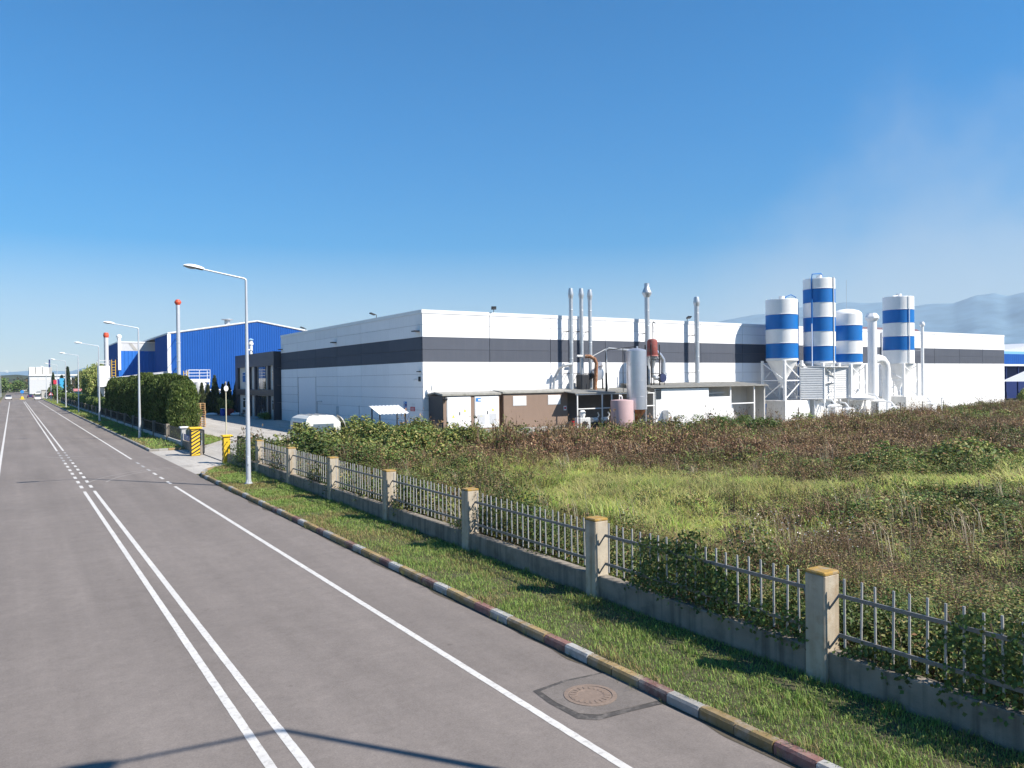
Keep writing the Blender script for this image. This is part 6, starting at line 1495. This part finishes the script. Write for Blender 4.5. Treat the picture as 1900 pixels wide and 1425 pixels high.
# ---------------------------------------------------------------- trees
def tree(name, label, cat_group, loc, trunk_h, trunk_r, V, T, C, tmpl=None):
    t = thing(name, label, 'tree', loc, cat_group)
    mb = MB(); mb.cyl((0, 0, 0), (0, 0, trunk_h), trunk_r, trunk_r * .35, 8)
    for k in range(4): 
        a = k * 1.7; z = trunk_h * (.45 + .1 * k); mb.cyl((0, 0, z), (math.cos(a) * trunk_h * .18, math.sin(a) * trunk_h * .18, z + trunk_h * .2), trunk_r * .4, trunk_r * .15, 5)
    mb.build('trunk', M_bark, t, local=True)
    trimesh('crown', V, T, C, M_leaf, t); return t
def column_leaves(n, r, h, cols, cone=.5, size=.2, lump=.22, z0=.05):
    z = rng.random(n) ** .9; a = rng.random(n) * 2 * math.pi
    prof = np.where(z < .12, .75 + z * 2, 1 - np.clip((z - .12) / .88, 0, 1) ** (9 if cone < .6 else 1.2) * (.6 if cone < .6 else .97))
    lumps = 1 + lump * (vnoise(a * 1.6, z * h, .7, int(rng.integers(99))) - .5) * 2
    rr = r * prof * lumps * np.sqrt(rng.uniform(.45, 1.05, n))
    P = np.stack([rr * np.cos(a), rr * np.sin(a), z0 + z * h], 1)
    out = np.stack([np.cos(a), np.sin(a), np.zeros(n)], 1); A = unit(out * .28 + [0, 0, 1.0] + rng.normal(size=(n, 3)) * .25); N = unit(out + rng.normal(size=(n, 3)) * .6)
    return leaf_cards(P, A, N, rng.uniform(.7, 1.3, n) * size, rng.uniform(.18, .3, n) * size, jit(cols, n, .25))
THU = [(.065, .10, .025), (.045, .075, .02), (.10, .135, .035), (.13, .165, .05)]
protos = []
for k in range(5):
    V, T, C = column_leaves(9500, 1.18, 5.1, THU, .4, .2, .3)
    protos.append(tree('thuja_tree', 'dense dark green thuja, one of the tall hedge row beside the road', 'thuja hedge row', (0, 0, 0), 4.3, .12, V, T, C))
ty = 70.2; i = 0
while ty < 122:
    p = protos[i] if i < 5 else dup(protos[i % 5], (0, 0, 0))
    p.location = (12.15 + random.uniform(-.1, .1), ty, 0); p.rotation_euler = (0, 0, random.uniform(0, 6.28)); s = random.uniform(.93, 1.08); p.scale = (s * 1.02, s * 1.02, s * random.uniform(.95, 1.06))
    if i == 0: p['label'] = 'sunlit thuja at the near end of the tall hedge row, by the pallets'; p.scale = (1.02, 1.02, .95)
    elif i >= 1: p['label'] = ('%s thuja from the near end of the tall hedge row' % ORD[i]) if i < 12 else 'dense dark green thuja in the far part of the tall hedge row'
    ty += 1.5; i += 1
# slender cypresses in front of the blue gable
V, T, C = column_leaves(2600, .75, 4.6, [(.05, .07, .03), (.07, .09, .035), (.09, .10, .05)], .9, .26, .3)
cyp = tree('cypress_tree', 'slender cypress before the blue gable, nearest the hedge', 'cypresses before the blue gable', (23.3, 119.6, 0), 3.5, .09, V, T, C)
for k, (xx, yy, s) in enumerate(((24.3, 120.3, .95), (25.3, 120.5, 1.22), (26.5, 120.8, .95), (27.4, 121, 1.02), (28.6, 121.3, 1.05), (29.6, 121.4, 1.0), (22.6, 120.4, .85))):
    dup(cyp, (xx, yy, 0), k * 1.3, '%s slender cypress before the blue gable, counting from the hedge' % ORD[k + 1] if k < 6 else 'short cypress at the hedge side of the blue gable', scale=(s, s, s))
def ball_leaves(n, c, r, cols, size, clumps=14, droop=0.0):
    cc = rdir(clumps) * rng.uniform(.35, .85, (clumps, 1)) * np.array(r) + np.array(c); k = rng.integers(0, clumps, n)
    d = rdir(n); P = cc[k] + d * np.array(r) * rng.uniform(.25, .48, (n, 1)); N = unit(d + rng.normal(size=(n, 3)) * .5); A = unit(np.cross(N, rdir(n)) + [0, 0, -droop])
    return leaf_cards(P, A, N, rng.uniform(.7, 1.3, n) * size, rng.uniform(.25, .38, n) * size, jit(cols, n, .28))
V, T, C = ball_leaves(1500, (0, 0, 1.3), (1.2, 1.2, 1.2), [(.3, .27, .08), (.22, .22, .06), (.16, .18, .05)], .22)
t = tree('shrub', 'yellowish leafy shrub in front of the cypresses', None, (26.2, 118.8, 0), 1.3, .05, V, T, C)
V, T, C = ball_leaves(900, (0, 0, .5), (1.0, .7, .5), G_DARK, .18)
tree('shrub', 'low shrub at the foot of the office wall', None, (27.1, 100.3, 0), .5, .03, V, T, C)
V, T, C = ball_leaves(1300, (0, 0, 1.5), (.7, .7, 1.3), G_DARK + G_OLIVE[:2], .2)
tree('shrub', 'upright green bush at the right end of the hall wall', None, (120.5, 52.5, 0), 2.0, .06, V, T, C)
# weeping willow
n = 130; parts = []
for k in range(n):
    a = rng.random() * 6.283; r0 = 3.0 * math.sqrt(rng.random()); zt = 9.3 - (r0 / 3.0) ** 2 * 2.2 + rng.normal() * .3; ln = rng.uniform(3, 6.5); m = 80
    u = np.sort(rng.random(m)); P = np.stack([r0 * math.cos(a) * (1 + .12 * u) + rng.normal(size=m) * .22, r0 * math.sin(a) * (1 + .12 * u) + rng.normal(size=m) * .22, np.maximum(zt - ln * u, .3)], 1)
    A = unit(np.array([[0, 0, -1.0]]) + rng.normal(size=(m, 3)) * .35); parts.append(leaf_cards(P, A, rdir(m), rng.uniform(.35, .6, m), rng.uniform(.07, .12, m), jit([(.24, .27, .08), (.18, .22, .06), (.29, .31, .11), (.12, .15, .05)], m)))
V, T, C = join(parts)
wl_ = tree('willow_tree', 'large weeping willow beside the white box filter', 'weeping willows', (15.6, 188, 0), 6.5, .35, V, T, C)
dup(wl_, (17.6, 203, 0), 2.1, 'second weeping willow standing behind the first', scale=(.95, .95, 1.0))
dup(wl_, (15.3, 226, 0), 4.0, 'smaller weeping willow left of the others', scale=(.55, .55, .9))
V, T, C = column_leaves(1800, 1.3, 9.4, [(.03, .05, .025), (.045, .065, .03)], .95, .5, .3)
cf = tree('conifer_tree', 'tall pointed conifer left of the willows', 'pointed conifers', (13.1, 250, 0), 8, .2, V, T, C)
dup(cf, (12.6, 330, 0), 1.0, 'grey green pointed conifer before the white works', scale=(.9, .9, .95))
dup(cf, (15.6, 335, 0), 2.0, 'broad dark conifer right of the pointed one before the white works', scale=(1.4, 1.4, .85))
V, T, C = ball_leaves(1600, (0, 0, 2.2), (2.6, 2.6, 2.2), [(.14, .17, .04), (.10, .13, .035)], .5)
tree('round_tree', 'bright round tree by the bus shelter', None, (12.8, 318, 0), 2.5, .15, V, T, C)
V, T, C = ball_leaves(1600, (0, 0, 2.6), (2.2, 2.2, 2.6), G_DARK, .5)
rt = tree('round_tree', 'dark round tree left of the blue billboard', None, (12.2, 285, 0), 3, .15, V, T, C)
for k, (xx, yy, s) in enumerate(((-18, 520, 2.2), (-6, 560, 1.9), (2, 590, 1.7), (-28, 480, 2.3))):
    dup(rt, (xx, yy, 0), k, ['dark tree before the hills at the left edge', 'dark tree left of the road end', 'dark tree at the road end', 'leftmost dark tree by the grey building'][k], scale=(s * 1.5, s * 1.5, s))
# clipped hedge further along
hg = thing('clipped_hedge', 'long clipped green hedge behind the far fence', 'hedge', (11.9, 175, 0))
mb = MB(); mb.box(11.2, 124, 0, 12.7, 236, 2.1); mb.build('hedge_core', mat('hedge_core', (.03, .045, .015), .95, var=.3), hg)
n = 16000; u = rng.random(n); y = rng.uniform(124, 236, n); x = np.where(u < .5, 11.15 + rng.normal(size=n) * .08, rng.uniform(11.1, 12.8, n)); z = np.where(u < .5, rng.uniform(.1, 2.3, n), 2.15 + rng.random(n) * .25 + .15 * (vnoise(y, y * 0, 1.5, 71)))
P = np.stack([x, y, z], 1); A = rdir(n, .6); V, T, C = leaf_cards(P, A, rdir(n), .28, .08, jit([(.09, .13, .03), (.06, .09, .025), (.12, .15, .04)], n))
trimesh('foliage', V - np.array(LOC[hg.name]), T, C, M_leaf, hg)
# roadside and field-edge woodland far off: one mass
parts = []
for k in range(420):
    yy = random.uniform(620, 780); xx = random.uniform(-120, 90); 
    if -6 < xx < 12 and yy < 760: continue
    s = random.uniform(4, 8); v, t_, c = ball_leaves(60, (xx, yy, s * .6), (s, s, s * .8), [(.035, .04, .025), (.05, .05, .028), (.08, .06, .03)], 2.2, 6); parts.append((v, t_, c))
V, T, C = join(parts); tag(trimesh('distant_wood', V, T, C, M_leaf), 'distant belt of dark and autumn brown trees beyond the road end', 'woodland', kind='stuff')

# ---------------------------------------------------------------- haze
mb = MB(); mb.box(-12000, -12000, -1.2, 12000, 12000, 1000)
hz = mb.build('haze', [])
hm, hn, hl = newmat('haze'); ho = hn.new('ShaderNodeOutputMaterial'); pv = hn.new('ShaderNodeVolumePrincipled')
pv.inputs['Color'].default_value = (0.64, 0.83, 1.0, 1); pv.inputs['Density'].default_value = 0.000085; pv.inputs['Anisotropy'].default_value = 0.0
hl.new(pv.outputs[0], ho.inputs['Volume']); hz.data.materials.append(hm)
tag(hz, 'thin pale haze over the plain', 'haze', kind='stuff')
